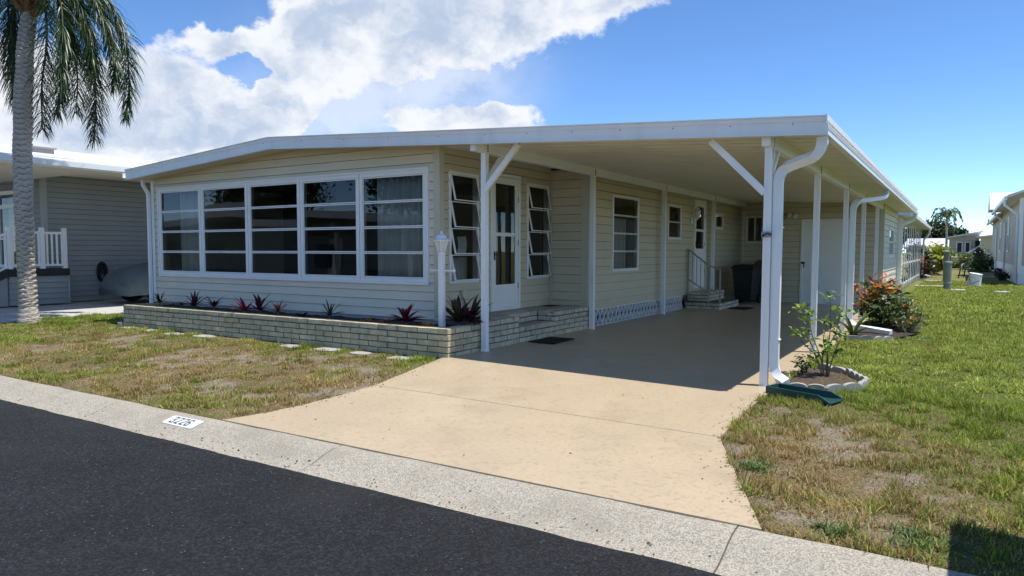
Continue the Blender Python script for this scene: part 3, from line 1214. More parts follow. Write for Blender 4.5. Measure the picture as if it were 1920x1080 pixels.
def storm_door(y0, y1, z0, z1, xw, zk, zm):
    d = MB()
    frame_x(d, 'x', xw, 1, y0, y1, z0, z1, 0.055, -0.06, 0.045)
    dr = d.build('door', 'white_trim', house, bevel=0.004)
    a, b = y0 + 0.06, y1 - 0.06
    lf = MB()
    lf.box(xw - 0.01, xw + 0.028, a, a + 0.085, z0 + 0.03, z1 - 0.06)
    lf.box(xw - 0.01, xw + 0.028, b - 0.085, b, z0 + 0.03, z1 - 0.06)
    lf.box(xw - 0.01, xw + 0.027, a + 0.085, b - 0.085, z1 - 0.17, z1 - 0.06)
    lf.box(xw - 0.01, xw + 0.027, a + 0.085, b - 0.085, zm - 0.03, zm + 0.03)
    lf.box(xw - 0.01, xw + 0.027, a + 0.085, b - 0.085, z0 + 0.03, zk)
    lf.build('door_leaf', 'white_trim', dr, bevel=0.004)
    MB().box(xw + 0.027, xw + 0.033, a + 0.11, b - 0.11, z0 + 0.12, zk - 0.07).build('kick_panel', 'white_trim', dr, bevel=0.003)
    for (c, e) in ((zk, zm - 0.03), (zm + 0.03, z1 - 0.17)):
        MB().quad((xw + 0.012, a + 0.085, c), (xw + 0.012, b - 0.085, c), (xw + 0.012, b - 0.085, e), (xw + 0.012, a + 0.085, e)).build('pane', 'glass', dr)
    h = MB()
    h.box(xw + 0.028, xw + 0.036, a + 0.025, a + 0.06, zm - 0.42, zm - 0.28)
    h.tube([(xw + 0.036, a + 0.042, zm - 0.33), (xw + 0.075, a + 0.042, zm - 0.33), (xw + 0.075, a + 0.11, zm - 0.33)], 0.011, 8)
    h.build('door_handle', 'black_metal', dr)
    for zz in (z0 + 0.4, (z0 + z1) / 2, z1 - 0.4):
        MB().box(xw + 0.028, xw + 0.040, b - 0.012, b + 0.02, zz - 0.05, zz + 0.05).build('hinge', 'rail_grey', dr)
    return dr


storm_door(*DR[:2], *DR[2:], XS, 0.90, 1.72)
storm_door(*MD[:2], *MD[2:], XM, 1.52, 1.98)

# curtains inside
def curtain(label, pts, z0, z1):
    """folded drape along a line"""
    mb = MB()
    (x0, y0), (x1, y1) = pts
    Ls = math.hypot(x1 - x0, y1 - y0)
    nx_, ny_ = (y1 - y0) / Ls, -(x1 - x0) / Ls
    n = max(12, int(Ls / 0.02))
    for i in range(n + 1):
        t = i / n
        o = 0.025 * math.sin(t * Ls * 52 + 1.5 * math.sin(t * 9)) + 0.012 * math.sin(t * Ls * 23)
        x, y = x0 + (x1 - x0) * t + nx_ * o, y0 + (y1 - y0) * t + ny_ * o
        mb.v += [(x, y, z0), (x + nx_ * 0.006, y + ny_ * 0.006, z1)]
    for i in range(n):
        mb.f.append((2 * i, 2 * i + 2, 2 * i + 3, 2 * i + 1))
    o = mb.build('curtain', 'curtain', None, smooth=True)
    s = o.modifiers.new('thick', 'SOLIDIFY')
    s.thickness = 0.004
    return tag(o, label, 'curtain')


curtain('pale pleated curtain behind the leftmost front window', ((-11.05, YS + 0.15), (-10.3, YS + 0.15)), 0.6, 2.7)
curtain('pale pleated curtain behind the rightmost front window', ((-5.95, YS + 0.15), (-5.05, YS + 0.15)), 0.6, 2.7)
curtain('pale drape inside the first tilted side window by the lamp post', ((XS - 0.2, 0.48), (XS - 0.2, 1.2)), 0.6, 1.35)
curtain('ribbed blind inside the large carport side window', ((XM - 0.18, 4.5), (XM - 0.18, 5.62)), 0.9, 2.1)
curtain('pale drape inside the small carport side window', ((XM - 0.18, 7.6), (XM - 0.18, 8.05)), 1.6, 2.6)
# paper notice taped in the side window
nb = MB()
for i in range(7):
    t = i / 6
    nb.v += [(XS - 0.015 + 0.02 * math.sin(t * 3), 0.70, 1.40 + 0.26 * t), (XS - 0.015 + 0.02 * math.sin(t * 3), 0.92, 1.41 + 0.26 * t)]
for i in range(6):
    nb.f.append((2 * i, 2 * i + 1, 2 * i + 3, 2 * i + 2))
npz = nb.build('paper_notice', 'paper')
npz.modifiers.new('t', 'SOLIDIFY').thickness = 0.002
tag(npz, 'white paper notice hanging inside the side window by the lamp post', 'paper')
# furniture glimpsed in the sunroom
tb = thing('side_chair', 'pale chair seen dimly through the front windows', 'chair', (-6.6, 1.3, 0.455))
MB().box(-6.85, -6.4, 1.1, 1.55, 0.86, 0.90).build('seat', 'seat_tan', tb)
MB().box(-6.85, -6.4, 1.55, 1.58, 0.95, 1.35).build('backrest', 'seat_tan', tb)
for (x, y) in ((-6.83, 1.12), (-6.42, 1.12), (-6.83, 1.55), (-6.42, 1.55)):
    MB().box(x - 0.015, x + 0.015, y - 0.015, y + 0.015, 0.456, 0.86).build('leg', 'white_trim', tb)

# roof of the house (left of the carport beam)
XBM = -3.80


def roof_sheet(parent, name, xs, y0, y1, m, zt):
    mb = MB()
    for a, b in zip(xs[:-1], xs[1:]):
        mb.hexa([(a, y0, under(a)), (b, y0, under(b)), (b, y1, under(b)), (a, y1, under(a)),
                 (a, y0, zt(a)), (b, y0, zt(b)), (b, y1, zt(b)), (a, y1, zt(a))])
    return mb.build(name, m, parent)


ztop = lambda x: fas_bot(x) + FH - 0.01
roof_sheet(house, 'roof', [LEFT_X + 0.04, RID_X, XBM], ROOF_F + 0.03, YB + 0.35, 'roof_white', ztop)
# soffit under the front overhang, tan like the wall head
sf = MB()
for a, b in ((LEFT_X + 0.03, RID_X), (RID_X, XBM)):
    sf.hexa([(a, ROOF_F + 0.03, under(a) - 0.012), (b, ROOF_F + 0.03, under(b) - 0.012), (b, YS - 0.03, under(b) - 0.012), (a, YS - 0.03, under(a) - 0.012),
             (a, ROOF_F + 0.03, under(a) - 0.002), (b, ROOF_F + 0.03, under(b) - 0.002), (b, YS - 0.03, under(b) - 0.002), (a, YS - 0.03, under(a) - 0.002)])
sf.build('soffit', 'trim_cream', house)


def fascia(parent, a, b, n_screw):
    mb = MB()
    brk = [a] + ([RID_X] if a < RID_X < b else []) + [b]
    for e, f in zip(brk[:-1], brk[1:]):
        def strip(y0, y1, z0, z1):
            mb.hexa([(e, y0, fas_bot(e) + z0), (f, y0, fas_bot(f) + z0), (f, y1, fas_bot(f) + z0), (e, y1, fas_bot(e) + z0),
                     (e, y0, fas_bot(e) + z1), (f, y0, fas_bot(f) + z1), (f, y1, fas_bot(f) + z1), (e, y1, fas_bot(e) + z1)])
        strip(ROOF_F + 0.006, ROOF_F + 0.03, 0.0, 0.118)
        strip(ROOF_F - 0.004, ROOF_F + 0.03, 0.1185, FH - 0.012)
        strip(ROOF_F - 0.022, ROOF_F + 0.06, FH - 0.0115, FH)
        strip(ROOF_F - 0.006, ROOF_F + 0.05, -0.012, -0.0005)
    fo = mb.build('fascia', 'white_metal', parent)
    for i in range(n_screw):
        x = a + (b - a) * (i + 0.5) / n_screw
        MB().lathe([(0.009, 0), (0.007, 0.004)], (0, 0, 0), 6).build('screw', 'rail_grey', fo).matrix_basis = Matrix.Translation((x, ROOF_F + 0.006 if True else 0, fas_bot(x) + 0.10)) @ Matrix.Rotation(RAD(90), 4, 'X')
    return fo


fascia(house, LEFT_X, XBM, 9)
# left eave gutter
lg = MB()
zl = fas_bot(LEFT_X)
lg.box(LEFT_X - 0.005, LEFT_X + 0.035, ROOF_F + 0.035, YB + 0.3, zl, zl + FH - 0.015)
lg.box(LEFT_X - 0.10, LEFT_X - 0.0055, ROOF_F + 0.0, YB + 0.3, zl + 0.02, zl + 0.03)
lg.box(LEFT_X - 0.10, LEFT_X - 0.09, ROOF_F + 0.0, YB + 0.3, zl + 0.0305, zl + 0.12)
lg.build('gutter', 'white_metal', house)


def downspout(parent, pts, w=0.075, d=0.055, side=(1, 0, 0), m='white_metal', ribs=()):
    o = MB().tube(pts, 1.0, 4, True, sx=w / 2 * 1.414, sy=d / 2 * 1.414, side=side).build('downspout', m, parent, smooth=False)
    return o


downspout(house, [(LEFT_X - 0.05, YS - 0.14, zl + 0.03), (LEFT_X - 0.05, YS - 0.13, zl - 0.08), (XL - 0.05, YS - 0.065, zl - 0.25), (XL - 0.05, YS - 0.065, 0.15)], 0.06, 0.05, (1, 0, 0))

# lattice skirting of cast screen blocks under the main side wall
skirt = MB().box(XM - 0.10, XM - 0.03, YJ + 0.06, 9.0, 0.05, 0.383).build('skirting', 'dark_void', house)  # near-black sheet painted for the shade behind the open blocks
blk = MB()
W_, H_ = 0.36, 0.30
for (p, q) in (((0, 0), (W_ / 2, H_)), ((W_ / 2, H_), (W_, 0)), ((0, H_), (W_ * 0.25, H_ * 0.5)), ((W_, H_), (W_ * 0.75, H_ * 0.5)), ((W_ * 0.25, H_ * 0.5), (W_ / 2, 0)), ((W_ * 0.75, H_ * 0.5), (W_ / 2, 0)), ((W_ / 2, 0), (W_ / 2, H_ * 0.30))):
    blk.beam((0, p[0], p[1]), (0, q[0], q[1]), 0.019, 0.04, up=(1, 0, 0))
blk.box(-0.021, 0.021, 0, W_, -0.010, 0.010)
blk.box(-0.021, 0.021, 0, W_, H_ - 0.006, H_ + 0.010)
bme = blk.mesh('screen_block', 'lattice')
yy = YJ + 0.10
while yy + W_ < 9.05:
    o = bpy.data.objects.new('screen_block', bme)
    put(o, skirt)
    o.location = (XM + 0.0, yy, 0.078)
    yy += W_ + 0.004

box('skirting', 'siding_cream', house, XM - 0.09, XM - 0.03, 9.001, 14.0, 0.0, 0.384)
# outside wall lamp by the rear door
wl = thing('wall_lantern', 'pale wall lantern beside the rear carport door', 'lamp', (XM + 0.02, 9.28, 2.3))
MB().box(XM + 0.018, XM + 0.04, 9.22, 9.34, 2.12, 2.28).build('back_plate', 'white_trim', wl, bevel=0.01)
MB().tube([(XM + 0.04, 9.28, 2.2), (XM + 0.12, 9.28, 2.17), (XM + 0.17, 9.28, 2.24)], 0.012, 8).build('arm', 'white_trim', wl)
MB().lathe([(0.05, 0), (0.085, 0.17), (0.095, 0.18), (0.03, 0.26), (0.01, 0.30)], (XM + 0.17, 9.28, 2.25), 8).build('lantern', 'lamp_glass', wl)
# outlet on the sunroom side wall
ob = thing('outlet_box', 'grey weatherproof outlet box low on the side wall by the red plants', 'outlet', (XS + 0.02, 0.80, 0.7))
MB().box(XS + 0.017, XS + 0.06, 0.75, 0.86, 0.72, 0.87).build('box', 'trim_cream', ob, bevel=0.006)
MB().tube([(XS + 0.04, 0.805, 0.72), (XS + 0.04, 0.805, 0.45)], 0.012, 8).build('conduit', 'rail_grey', ob)

# ================================================================ CARPORT
carport = thing('carport', 'white aluminium carport with posts and flat pan roof over the driveway', 'carport', (-1.8, 6, 0.0))
HL, HR = 2.768, 2.546
PW = 0.078


def post(x, y, z0, z1):
    mb = MB()
    h = PW / 2
    prof = [(-h, -h), (-h * 0.25, -h), (-h * 0.2, -h + 0.004), (h * 0.2, -h + 0.004), (h * 0.25, -h), (h, -h), (h, -h * 0.25), (h - 0.004, -h * 0.2), (h - 0.004, h * 0.2), (h, h * 0.25),
            (h, h), (h * 0.25, h), (h * 0.2, h - 0.004), (-h * 0.2, h - 0.004), (-h * 0.25, h), (-h, h), (-h, h * 0.25), (-h + 0.004, h * 0.2), (-h + 0.004, -h * 0.2), (-h, -h * 0.25)]
    k = len(prof)
    mb.v = [(x + a, y + b, z0) for a, b in prof] + [(x + a, y + b, z1) for a, b in prof]
    for i in range(k):
        j = (i + 1) % k
        mb.f.append((i, j, j + k, i + k))
    mb.f += [tuple(range(k - 1, -1, -1)), tuple(range(k, 2 * k))]
    p = mb.build('post', 'white_metal', carport)
    MB().box(x - h - 0.006, x + h + 0.006, y - h - 0.006, y + h + 0.006, z0 - 0.004, z0 + 0.018).build('post_shoe', 'white_metal', p)
    return p


XA = -3.7318
for y in (0.11, 3.47, 7.04, 10.7):
    post(XA, y, 0.076, HL + 0.02)
for y in (0.0, 3.03, 6.09, 8.87, 11.8):
    post(0.0, y, -0.002, HR + 0.02)
# side beams: box section with exposed ends at the front
for (x, zb, yf, ye) in ((XA, HL, -0.17, 13.95), (0.0, HR, -0.17, 17.3)):
    bm_ = MB().box(x - 0.045, x + 0.045, yf, ye, zb, under(x) + 0.012).build('beam', 'white_metal', carport, bevel=0.004)
    ys_ = (0.11, 3.47, 7.04, 10.7) if x == XA else (0.0, 3.03, 6.09, 8.87)
    for y in ys_:
        for q in range(3):
            for s in (1,):
                b = MB().lathe([(0.016, 0), (0.014, 0.006)], (0, 0, 0), 6).build('bolt', 'black_metal', bm_)
                b.matrix_basis = Matrix.Translation((x + s * 0.046, y, zb + 0.02 + q * 0.035)) @ Matrix.Rotation(RAD(90 * s), 4, 'Y')
# bolted strap over the post head
for (x, zb, y) in ((XA, HL, 0.11), (0.0, HR, 0.0)):
    MB().box(x + 0.0455, x + 0.05, y - 0.022, y + 0.022, zb - 0.12, zb + 0.10).build('strap', 'white_metal', carport)
# knee braces
MB().beam((XA + 0.03, 0.075, 2.27), (XA + 0.56, 0.075, 2.845), 0.055, 0.075).build('brace', 'white_metal', carport, bevel=0.004)
MB().beam((-0.03, -0.03, 2.07), (-0.62, -0.03, 2.665), 0.055, 0.075).build('brace', 'white_metal', carport, bevel=0.004)
MB().beam((XA, 0.16, 2.42), (XA, 0.55, 2.79), 0.04, 0.05).build('brace', 'white_metal', carport)
MB().beam((0.0, 0.05, 2.22), (0.0, 0.42, 2.56), 0.04, 0.05).build('brace', 'white_metal', carport)
# roof sheet with interlocking pans spanning beam to beam
zt_c = lambda x: fas_bot(x) + FH - 0.012
rs = MB()
rs.hexa([(XBM + 0.001, ROOF_F + 0.032, under(XBM) + 0.055), (RIGHT_X - 0.03, ROOF_F + 0.032, under(RIGHT_X) + 0.055), (RIGHT_X - 0.03, YB + 0.3, under(RIGHT_X) + 0.055), (XBM + 0.001, YB + 0.3, under(XBM) + 0.055),
         (XBM + 0.001, ROOF_F + 0.032, zt_c(XBM)), (RIGHT_X - 0.03, ROOF_F + 0.032, zt_c(RIGHT_X)), (RIGHT_X - 0.03, YB + 0.3, zt_c(RIGHT_X)), (XBM + 0.001, YB + 0.3, zt_c(XBM))])
croof = rs.build('roof', 'roof_white', carport)
pw = 0.305
pan = MB()
Lx = RIGHT_X - 0.035 - (XBM - 0.02)
x0_, x1_ = XBM - 0.02, RIGHT_X - 0.035
# local pan: y from 0 to pw, hat rib at the far edge
pp = [(0.0, 0.0), (0.10, 0.0), (0.105, 0.006), (0.14, 0.006), (0.145, 0.0), (0.262, 0.0), (0.264, 0.05), (0.296, 0.05), (0.298, 0.0)]
for (y, dz) in pp:
    pan.v += [(x0_, y, under(x0_) + dz), (x1_, y, under(x1_) + dz)]
for i in range(len(pp) - 1):
    pan.f.append((2 * i, 2 * i + 2, 2 * i + 3, 2 * i + 1))
pme = pan.mesh('roof_pan', 'ceiling_white')
y = ROOF_F + 0.034
while y < 17.4:
    o = bpy.data.objects.new('roof_pan', pme)
    put(o, croof)
    o.location = (0, y, 0)
    y += pw
fascia(carport, XBM + 0.0005, RIGHT_X, 7)
# gutter along the right edge: capped top flange, recessed panel, projecting lip
zr = fas_bot(RIGHT_X)
gt = MB()
gt.box(RIGHT_X - 0.012, RIGHT_X + 0.012, ROOF_F - 0.02, YB + 0.35, zr + FH - 0.052, zr + FH + 0.006)
gt.box(RIGHT_X - 0.06, RIGHT_X - 0.045, ROOF_F + 0.031, YB + 0.34, zr + 0.03, zr + FH - 0.02)
gt.box(RIGHT_X - 0.058, RIGHT_X + 0.012, ROOF_F + 0.008, YB + 0.34, zr - 0.004, zr + 0.006)
gt.box(RIGHT_X + 0.002, RIGHT_X + 0.012, ROOF_F + 0.008, YB + 0.34, zr + 0.0065, zr + 0.052)
gt.box(RIGHT_X - 0.008, RIGHT_X + 0.018, ROOF_F + 0.006, YB + 0.34, zr + 0.0525, zr + 0.062)
gt.build('gutter', 'white_metal', carport)
box('gutter_end_cap', 'white_metal', carport, RIGHT_X - 0.062, RIGHT_X + 0.0195, ROOF_F - 0.003, ROOF_F + 0.0075, zr - 0.006, zr + 0.10)


def bend(pts, n=6):
    """Catmull-Rom through points"""
    P = [Vector(p) for p in pts]
    P = [P[0] * 2 - P[1]] + P + [P[-1] * 2 - P[-2]]
    out = []
    for i in range(1, len(P) - 2):
        for j in range(n):
            t = j / n
            a, b, c, d = P[i - 1], P[i], P[i + 1], P[i + 2]
            out.append(0.5 * ((2 * b) + (c - a) * t + (2 * a - 5 * b + 4 * c - d) * t * t + (3 * b - a - 3 * c + d) * t ** 3))
    out.append(P[-2])
    return out


def spout(pts_top, x, y, z_lo, pts_low, w=0.095, d=0.072):
    top = bend(pts_top, 7)
    path = top + [Vector((x, y, z_lo + 0.001))] + (bend(pts_low, 6)[1:] if pts_low else [])
    side = (1, 0.0, 0)
    o = downspout(carport, path, w, d, side)
    # crimped elbow ribs
    for k in range(1, len(top) - 1):
        if k % 1 == 0 and (top[k + 1] - top[k]).angle(top[k] - top[k - 1]) > 0.06:
            dv = (top[k + 1] - top[k - 1]).normalized() * 0.004
            MB().tube([top[k] - dv, top[k] + dv], 1.0, 4, True, sx=(w / 2 + 0.004) * 1.414, sy=(d / 2 + 0.004) * 1.414, side=side).build('crimp', 'white_metal', o)
    for k in range(2):
        zz = 0.5 + 1.2 * k
        MB().box(x - 0.06, x + 0.06, y - 0.045, y + 0.045, zz, zz + 0.012).build('clip', 'white_metal', o)
    return o


spout([(0.53, -0.09, 2.61), (0.53, -0.09, 2.53), (0.47, -0.07, 2.43), (0.28, -0.01, 2.37), (0.15, 0.03, 2.32), (0.095, 0.04, 2.22), (0.092, 0.04, 2.1)], 0.092, 0.04, 0.30,
      [(0.092, 0.04, 0.30), (0.10, 0.035, 0.20), (0.15, 0.0, 0.11), (0.24, -0.06, 0.06)])
spout([(0.53, 7.3, 2.61), (0.53, 7.25, 2.53), (0.47, 7.0, 2.45), (0.30, 6.6, 2.40), (0.17, 6.35, 2.36), (0.11, 6.25, 2.27), (0.10, 6.22, 2.12)], 0.10, 6.22, 0.30,
      [(0.10, 6.22, 0.30), (0.11, 6.2, 0.20), (0.20, 6.1, 0.12), (0.45, 5.95, 0.10), (0.80, 5.8, 0.07)])
spout([(0.53, 17.5, 2.61), (0.53, 17.48, 2.52), (0.45, 17.42, 2.42), (0.30, 17.35, 2.36), (0.19, 17.3, 2.28), (0.17, 17.3, 2.1)], 0.17, 17.3, 0.0, None, 0.10, 0.08)
# hook on the front post
hk = thing('hose_hook', 'small grey latch clamped on the front right carport post', 'hook', (0, 0, 1.55))
MB().box(-0.05, 0.05, -0.062, -0.045, 1.60, 1.66).build('plate', 'terracotta_cover', hk)
MB().tube([(-0.03, -0.06, 1.63), (-0.03, -0.10, 1.61), (0.02, -0.11, 1.64), (0.05, -0.07, 1.63)], 0.009, 6).build('latch', 'black_metal', hk)

# ================================================================ STORAGE SHED at the back of the carport
shed = thing('storage_shed', 'cream sided storage shed closing the back of the carport', 'shed', (-1.2, 15, 0.03))
SX0, SX1, SY0 = -2.45, 0.045, 12.92
SD = (-1.955, -0.635, 0.02, 2.33)
wall(shed, 'front_wall', 'y', SY0, -1, SX0, SX1, 0.02, 2.60, [SD], 0.155, 'siding_cream', top=under)
SW = (14.5, 16.2, 1.30, 2.14)
wall(shed, 'side_wall', 'x', SX1, 1, SY0, YB, 0.0, under(0.1), [SW], 0.155, 'siding_white')
wall(shed, 'inner_wall', 'x', SX0, -1, SY0, 14.0, 0.02, under(-2.4), [], 0.155, 'siding_cream')
box('corner_board', 'trim_cream', shed, SX1 - 0.08, SX1 + 0.03, SY0 - 0.03, SY0 - 0.0195, 0.0, under(0) - 0.01)
box('corner_board', 'trim_cream', shed, SX1 + 0.0195, SX1 + 0.03, SY0 - 0.019, SY0 + 0.09, 0.0, under(0.1) - 0.01)
window(shed, 'x', SX1, 1, *SW, 2, w=0.06)
d = MB()
frame_x(d, 'y', SY0, -1, SD[0], SD[1], SD[2], SD[3], 0.06, -0.05, 0.045)
sdoor = d.build('door', 'white_trim', shed, bevel=0.004)
MB().box(SD[0] + 0.062, SD[1] - 0.062, SY0 - 0.02, SY0 + 0.02, SD[2] + 0.03, SD[3] - 0.062).build('door_leaf', 'white_trim', sdoor, bevel=0.003)
MB().box(SD[0] + 0.015, SD[0] + 0.12, SY0 - 0.055, SY0 - 0.046, 1.12, 1.17).tube([(SD[0] + 0.10, SY0 - 0.06, 1.15), (SD[0] + 0.10, SY0 - 0.085, 1.10), (SD[0] + 0.10, SY0 - 0.06, 1.02)], 0.014, 6).build('hasp', 'black_metal', sdoor)
fl = thing('wall_light_cluster', 'brass cluster light high on the shed wall', 'lamp', (-2.28, SY0 - 0.02, 2.45))
MB().lathe([(0.06, 0), (0.06, 0.03)], (-2.25, SY0 - 0.06, 2.46), 10).build('base', 'brass', fl)
for q in range(3):
    c = (-2.40 + q * 0.15, SY0 - 0.12, 2.43 + 0.03 * (q % 2))
    MB().lathe([(0.015, -0.08), (0.06, -0.03), (0.07, 0.02), (0.03, 0.06)], c, 10).build('bulb_shade', 'lamp_glass' if q else 'brass', fl)

# ================================================================ BRICKWORK
def brick_mesh(seed, m, L=1.0, H=1.0, Dp=1.0):
    """unit brick in its own box 0..1, worn corners; scaled per brick"""
    r = random.Random(seed)
    mb = MB()
    xs, ys, zs = (0, 0.5, 1), (0, 1), (0, 1)
    j = lambda a: a + (r.random() - 0.5) * 0.0
    c = 0.07
    vs = []
    for (x, e) in ((0.012, 1), (0.5, 0), (0.988, 1)):
        for (y, z) in ((0, c), (0, 1 - c), (0.08, 1), (1, 1), (1, 0), (0.08, 0)):
            vs.append((x + (r.random() - 0.5) * 0.012, y + (r.random() - 0.5) * 0.07 * (1 if y < 0.5 else 0), z + (r.random() - 0.5) * 0.07))
    mb.v = vs
    for a in range(2):
        for q in range(6):
            q2 = (q + 1) % 6
            mb.f.append((a * 6 + q, a * 6 + q2, (a + 1) * 6 + q2, (a + 1) * 6 + q))
    mb.f.append(tuple(range(5, -1, -1)))
    mb.f.append(tuple(range(12, 18)))
    return mb.mesh('brick', m)


BR = {m: [brick_mesh(s, m) for s in range(5)] for m in ('brick', 'brick_step')}
_bc = [0]


def lay(parent, m, p0, p1, z0, courses, ch=0.08, bl=0.35, depth=0.075, cap_depth=None, start=0, joint=0.012, names='brick'):
    """courses of bricks on the face from p0 to p1 (xy); face looks to the right of p0->p1"""
    p0 = Vector((*p0, 0))
    p1 = Vector((*p1, 0))
    d = (p1 - p0)
    Lr = d.length
    d.normalize()
    nrm = Vector((d.y, -d.x, 0))
    rz = math.atan2(d.y, d.x)
    for c in range(courses):
        o = 0.0
        first = bl * (0.5 if (c + start) % 2 else 1.0)
        while o < Lr - 0.02:
            ln = min(first if o == 0 else bl, Lr - o)
            if Lr - o - ln < 0.06:
                ln = Lr - o
            me = BR[m][_bc[0] % 5]
            _bc[0] += 1
            b = bpy.data.objects.new(names, me)
            put(b, parent)
            dp = cap_depth if (cap_depth and c == courses - 1) else depth
            pr_ = (random.random() - 0.5) * 0.006
            pos = p0 + d * (o + joint / 2) + nrm * pr_
            b.location = (pos.x, pos.y, z0 + c * ch + joint / 2 + (0.004 if dp != depth else 0))
            b.rotation_euler = (0, 0, rz)
            b.scale = (ln - joint, dp, ch - joint)
            o += ln


PZ = 0.045
planter = thing('brick_planter', 'long low cream brick planter under the front windows', 'planter', (-7.5, -0.2, 0.05))
core = MB()
core.box(-11.292, -3.798, -0.642, -0.50, -0.1, PZ + 0.39)
core.box(-3.94, -3.798, -0.4995, 0.22, -0.1, PZ + 0.39)
core.box(-11.292, -11.15, -0.4995, 0.20, -0.1, PZ + 0.39)
core.build('mortar', 'mortar', planter)
lay(planter, 'brick', (-11.30, -0.65), (-3.79, -0.65), PZ, 5, cap_depth=0.16)
lay(planter, 'brick', (-3.79, -0.655), (-3.79, 0.24), PZ, 5, cap_depth=0.16, start=1)
lay(planter, 'brick', (-11.30, 0.22), (-11.30, -0.655), PZ, 5, cap_depth=0.16, start=1)
box('footing', 'concrete_pale', planter, -11.42, -11.305, -0.70, -0.30, -0.05, PZ + 0.07)
sx, sy = np.meshgrid(np.linspace(-11.16, -3.93, 140), np.linspace(-0.51, YS - 0.002, 16))
sz = 0.395 + (fbm(sx * 6, sy * 6, 8) - 0.5) * 0.07
ii = np.arange(sx.size).reshape(sx.shape)
sfq = np.stack([ii[:-1, :-1], ii[:-1, 1:], ii[1:, 1:], ii[1:, :-1]], -1).reshape(-1, 4)
np_mesh('soil', np.stack([sx, sy, sz], -1).reshape(-1, 3), sfq, 'mulch', None, planter)

porch = thing('brick_porch', 'brick entry porch with a single step at the front door', 'porch', (-4.2, 1.9, 0.07))
core = MB()
core.box(XS + 0.025, -3.798, 0.26, 1.10, 0.0, 0.463)
core.box(XS + 0.025, -4.118, 1.1005, 2.22, 0.0, 0.463)
core.box(-4.1175, -3.798, 1.1005, 2.2195, 0.0, 0.298)
core.box(XS + 0.025, -3.798, 2.2205, 3.50, 0.0, 0.455)
core.build('mortar', 'mortar', porch)
lay(porch, 'brick_step', (-3.79, 0.25), (-3.79, 1.11), 0.068, 5, cap_depth=0.2)
lay(porch, 'brick_step', (-3.79, 1.11), (-3.79, 2.21), 0.068, 3, cap_depth=0.14, start=1)
lay(porch, 'brick_step', (-4.11, 1.115), (-4.11, 2.205), 0.31, 2, cap_depth=0.2)
lay(porch, 'brick_step', (-3.79, 2.21), (-3.79, 3.51), 0.068, 5, cap_depth=0.2)
lay(porch, 'brick_step', (-4.115, 2.212), (-3.868, 2.212), 0.31, 2)
lay(porch, 'brick_step', (-3.868, 1.108), (-4.115, 1.108), 0.31, 2)
box('top', 'concrete', porch, XS + 0.03, -3.985, 0.30, 1.105, 0.4635, 0.478)
box('top', 'concrete', porch, XS + 0.03, -4.30, 1.1055, 2.215, 0.4635, 0.478)
box('tread', 'concrete', porch, -4.105, -3.925, 1.12, 2.20, 0.2985, 0.306)
box('planting_pocket', 'mulch', porch, -4.55, -4.28, 2.95, 3.40, 0.455, 0.475)
box('top', 'concrete', porch, XS + 0.03, -3.985, 2.2205, 2.94, 0.4555, 0.476)
box('top', 'concrete', porch, -4.279, -3.985, 2.9405, 3.49, 0.4555, 0.476)

steps = thing('rear_steps', 'two low brick steps at the rear carport door', 'steps', (-3.4, 9.6, 0.07))
core = MB()
core.box(XM + 0.025, -3.008, 8.868, 10.55, 0.0, 0.225)
core.box(XM + 0.025, -3.368, 9.008, 10.50, 0.2255, 0.452)
core.build('mortar', 'mortar', steps)
lay(steps, 'brick_step', (XM + 0.03, 8.86), (-3.0, 8.86), 0.062, 2, cap_depth=0.16)
lay(steps, 'brick_step', (-3.0, 8.86), (-3.0, 10.56), 0.062, 2, cap_depth=0.3, start=1)
lay(steps, 'brick_step', (XM + 0.03, 9.0), (-3.36, 9.0), 0.24, 3, ch=0.075, cap_depth=0.2)
lay(steps, 'brick_step', (-3.36, 9.0), (-3.36, 10.51), 0.24, 3, ch=0.075, cap_depth=0.4, start=1)

rail = thing('stair_railing', 'thin grey metal handrail on the rear carport steps', 'railing', (-3.3, 9.0, 0.07))
for (x, y, a, b) in ((-3.04, 8.98, 0.06, 1.02), (-3.30, 8.98, 0.22, 1.08), (XM + 0.06, 8.98, 0.40, 1.50)):
    MB().box(x - 0.018, x + 0.018, y - 0.018, y + 0.018, a, b).build('post', 'rail_grey', rail)
MB().beam((XM + 0.04, 8.98, 1.51), (-3.30, 8.98, 1.10), 0.035, 0.03).build('handrail', 'rail_grey', rail)
MB().beam((-3.30, 8.98, 1.10), (-3.04, 8.98, 1.03), 0.034, 0.029).build('handrail', 'rail_grey', rail)
MB().beam((XM + 0.06, 8.98, 0.78), (-3.30, 8.98, 0.44), 0.025, 0.025).build('bottom_rail', 'rail_grey', rail)
for q in range(4):
    t = (q + 1) / 5
    x = XM + 0.06 + ((-3.30) - (XM + 0.06)) * t
    MB().tube([(x, 8.98, 0.77 - 0.34 * t), (x, 8.98, 1.49 - 0.40 * t)], 0.008, 6).build('baluster', 'rail_grey', rail)


def mat_thing(label, cx, cy, w, l, rz, z):
    t = thing('door_mat', label, 'mat', (cx, cy, z), local=True, rz=rz)
    MB().box(-w / 2, w / 2, -l / 2, l / 2, 0.004, 0.014).build('pad', 'black_rubber', t, bevel=0.004)
    mb = MB()
    for i in range(9):
        x = -w / 2 + w * (i + 0.5) / 9
        mb.box(x - 0.012, x + 0.012, -l / 2 + 0.02, l / 2 - 0.02, 0.0145, 0.018)
    mb.build('ribs', 'black_rubber', t)


mat_thing('black rubber door mat below the front porch step', -3.52, 1.62, 0.44, 0.72, RAD(0), 0.071)
mat_thing('dark door mat beside the rear carport steps', -2.72, 9.75, 0.45, 0.75, RAD(-4), 0.056)

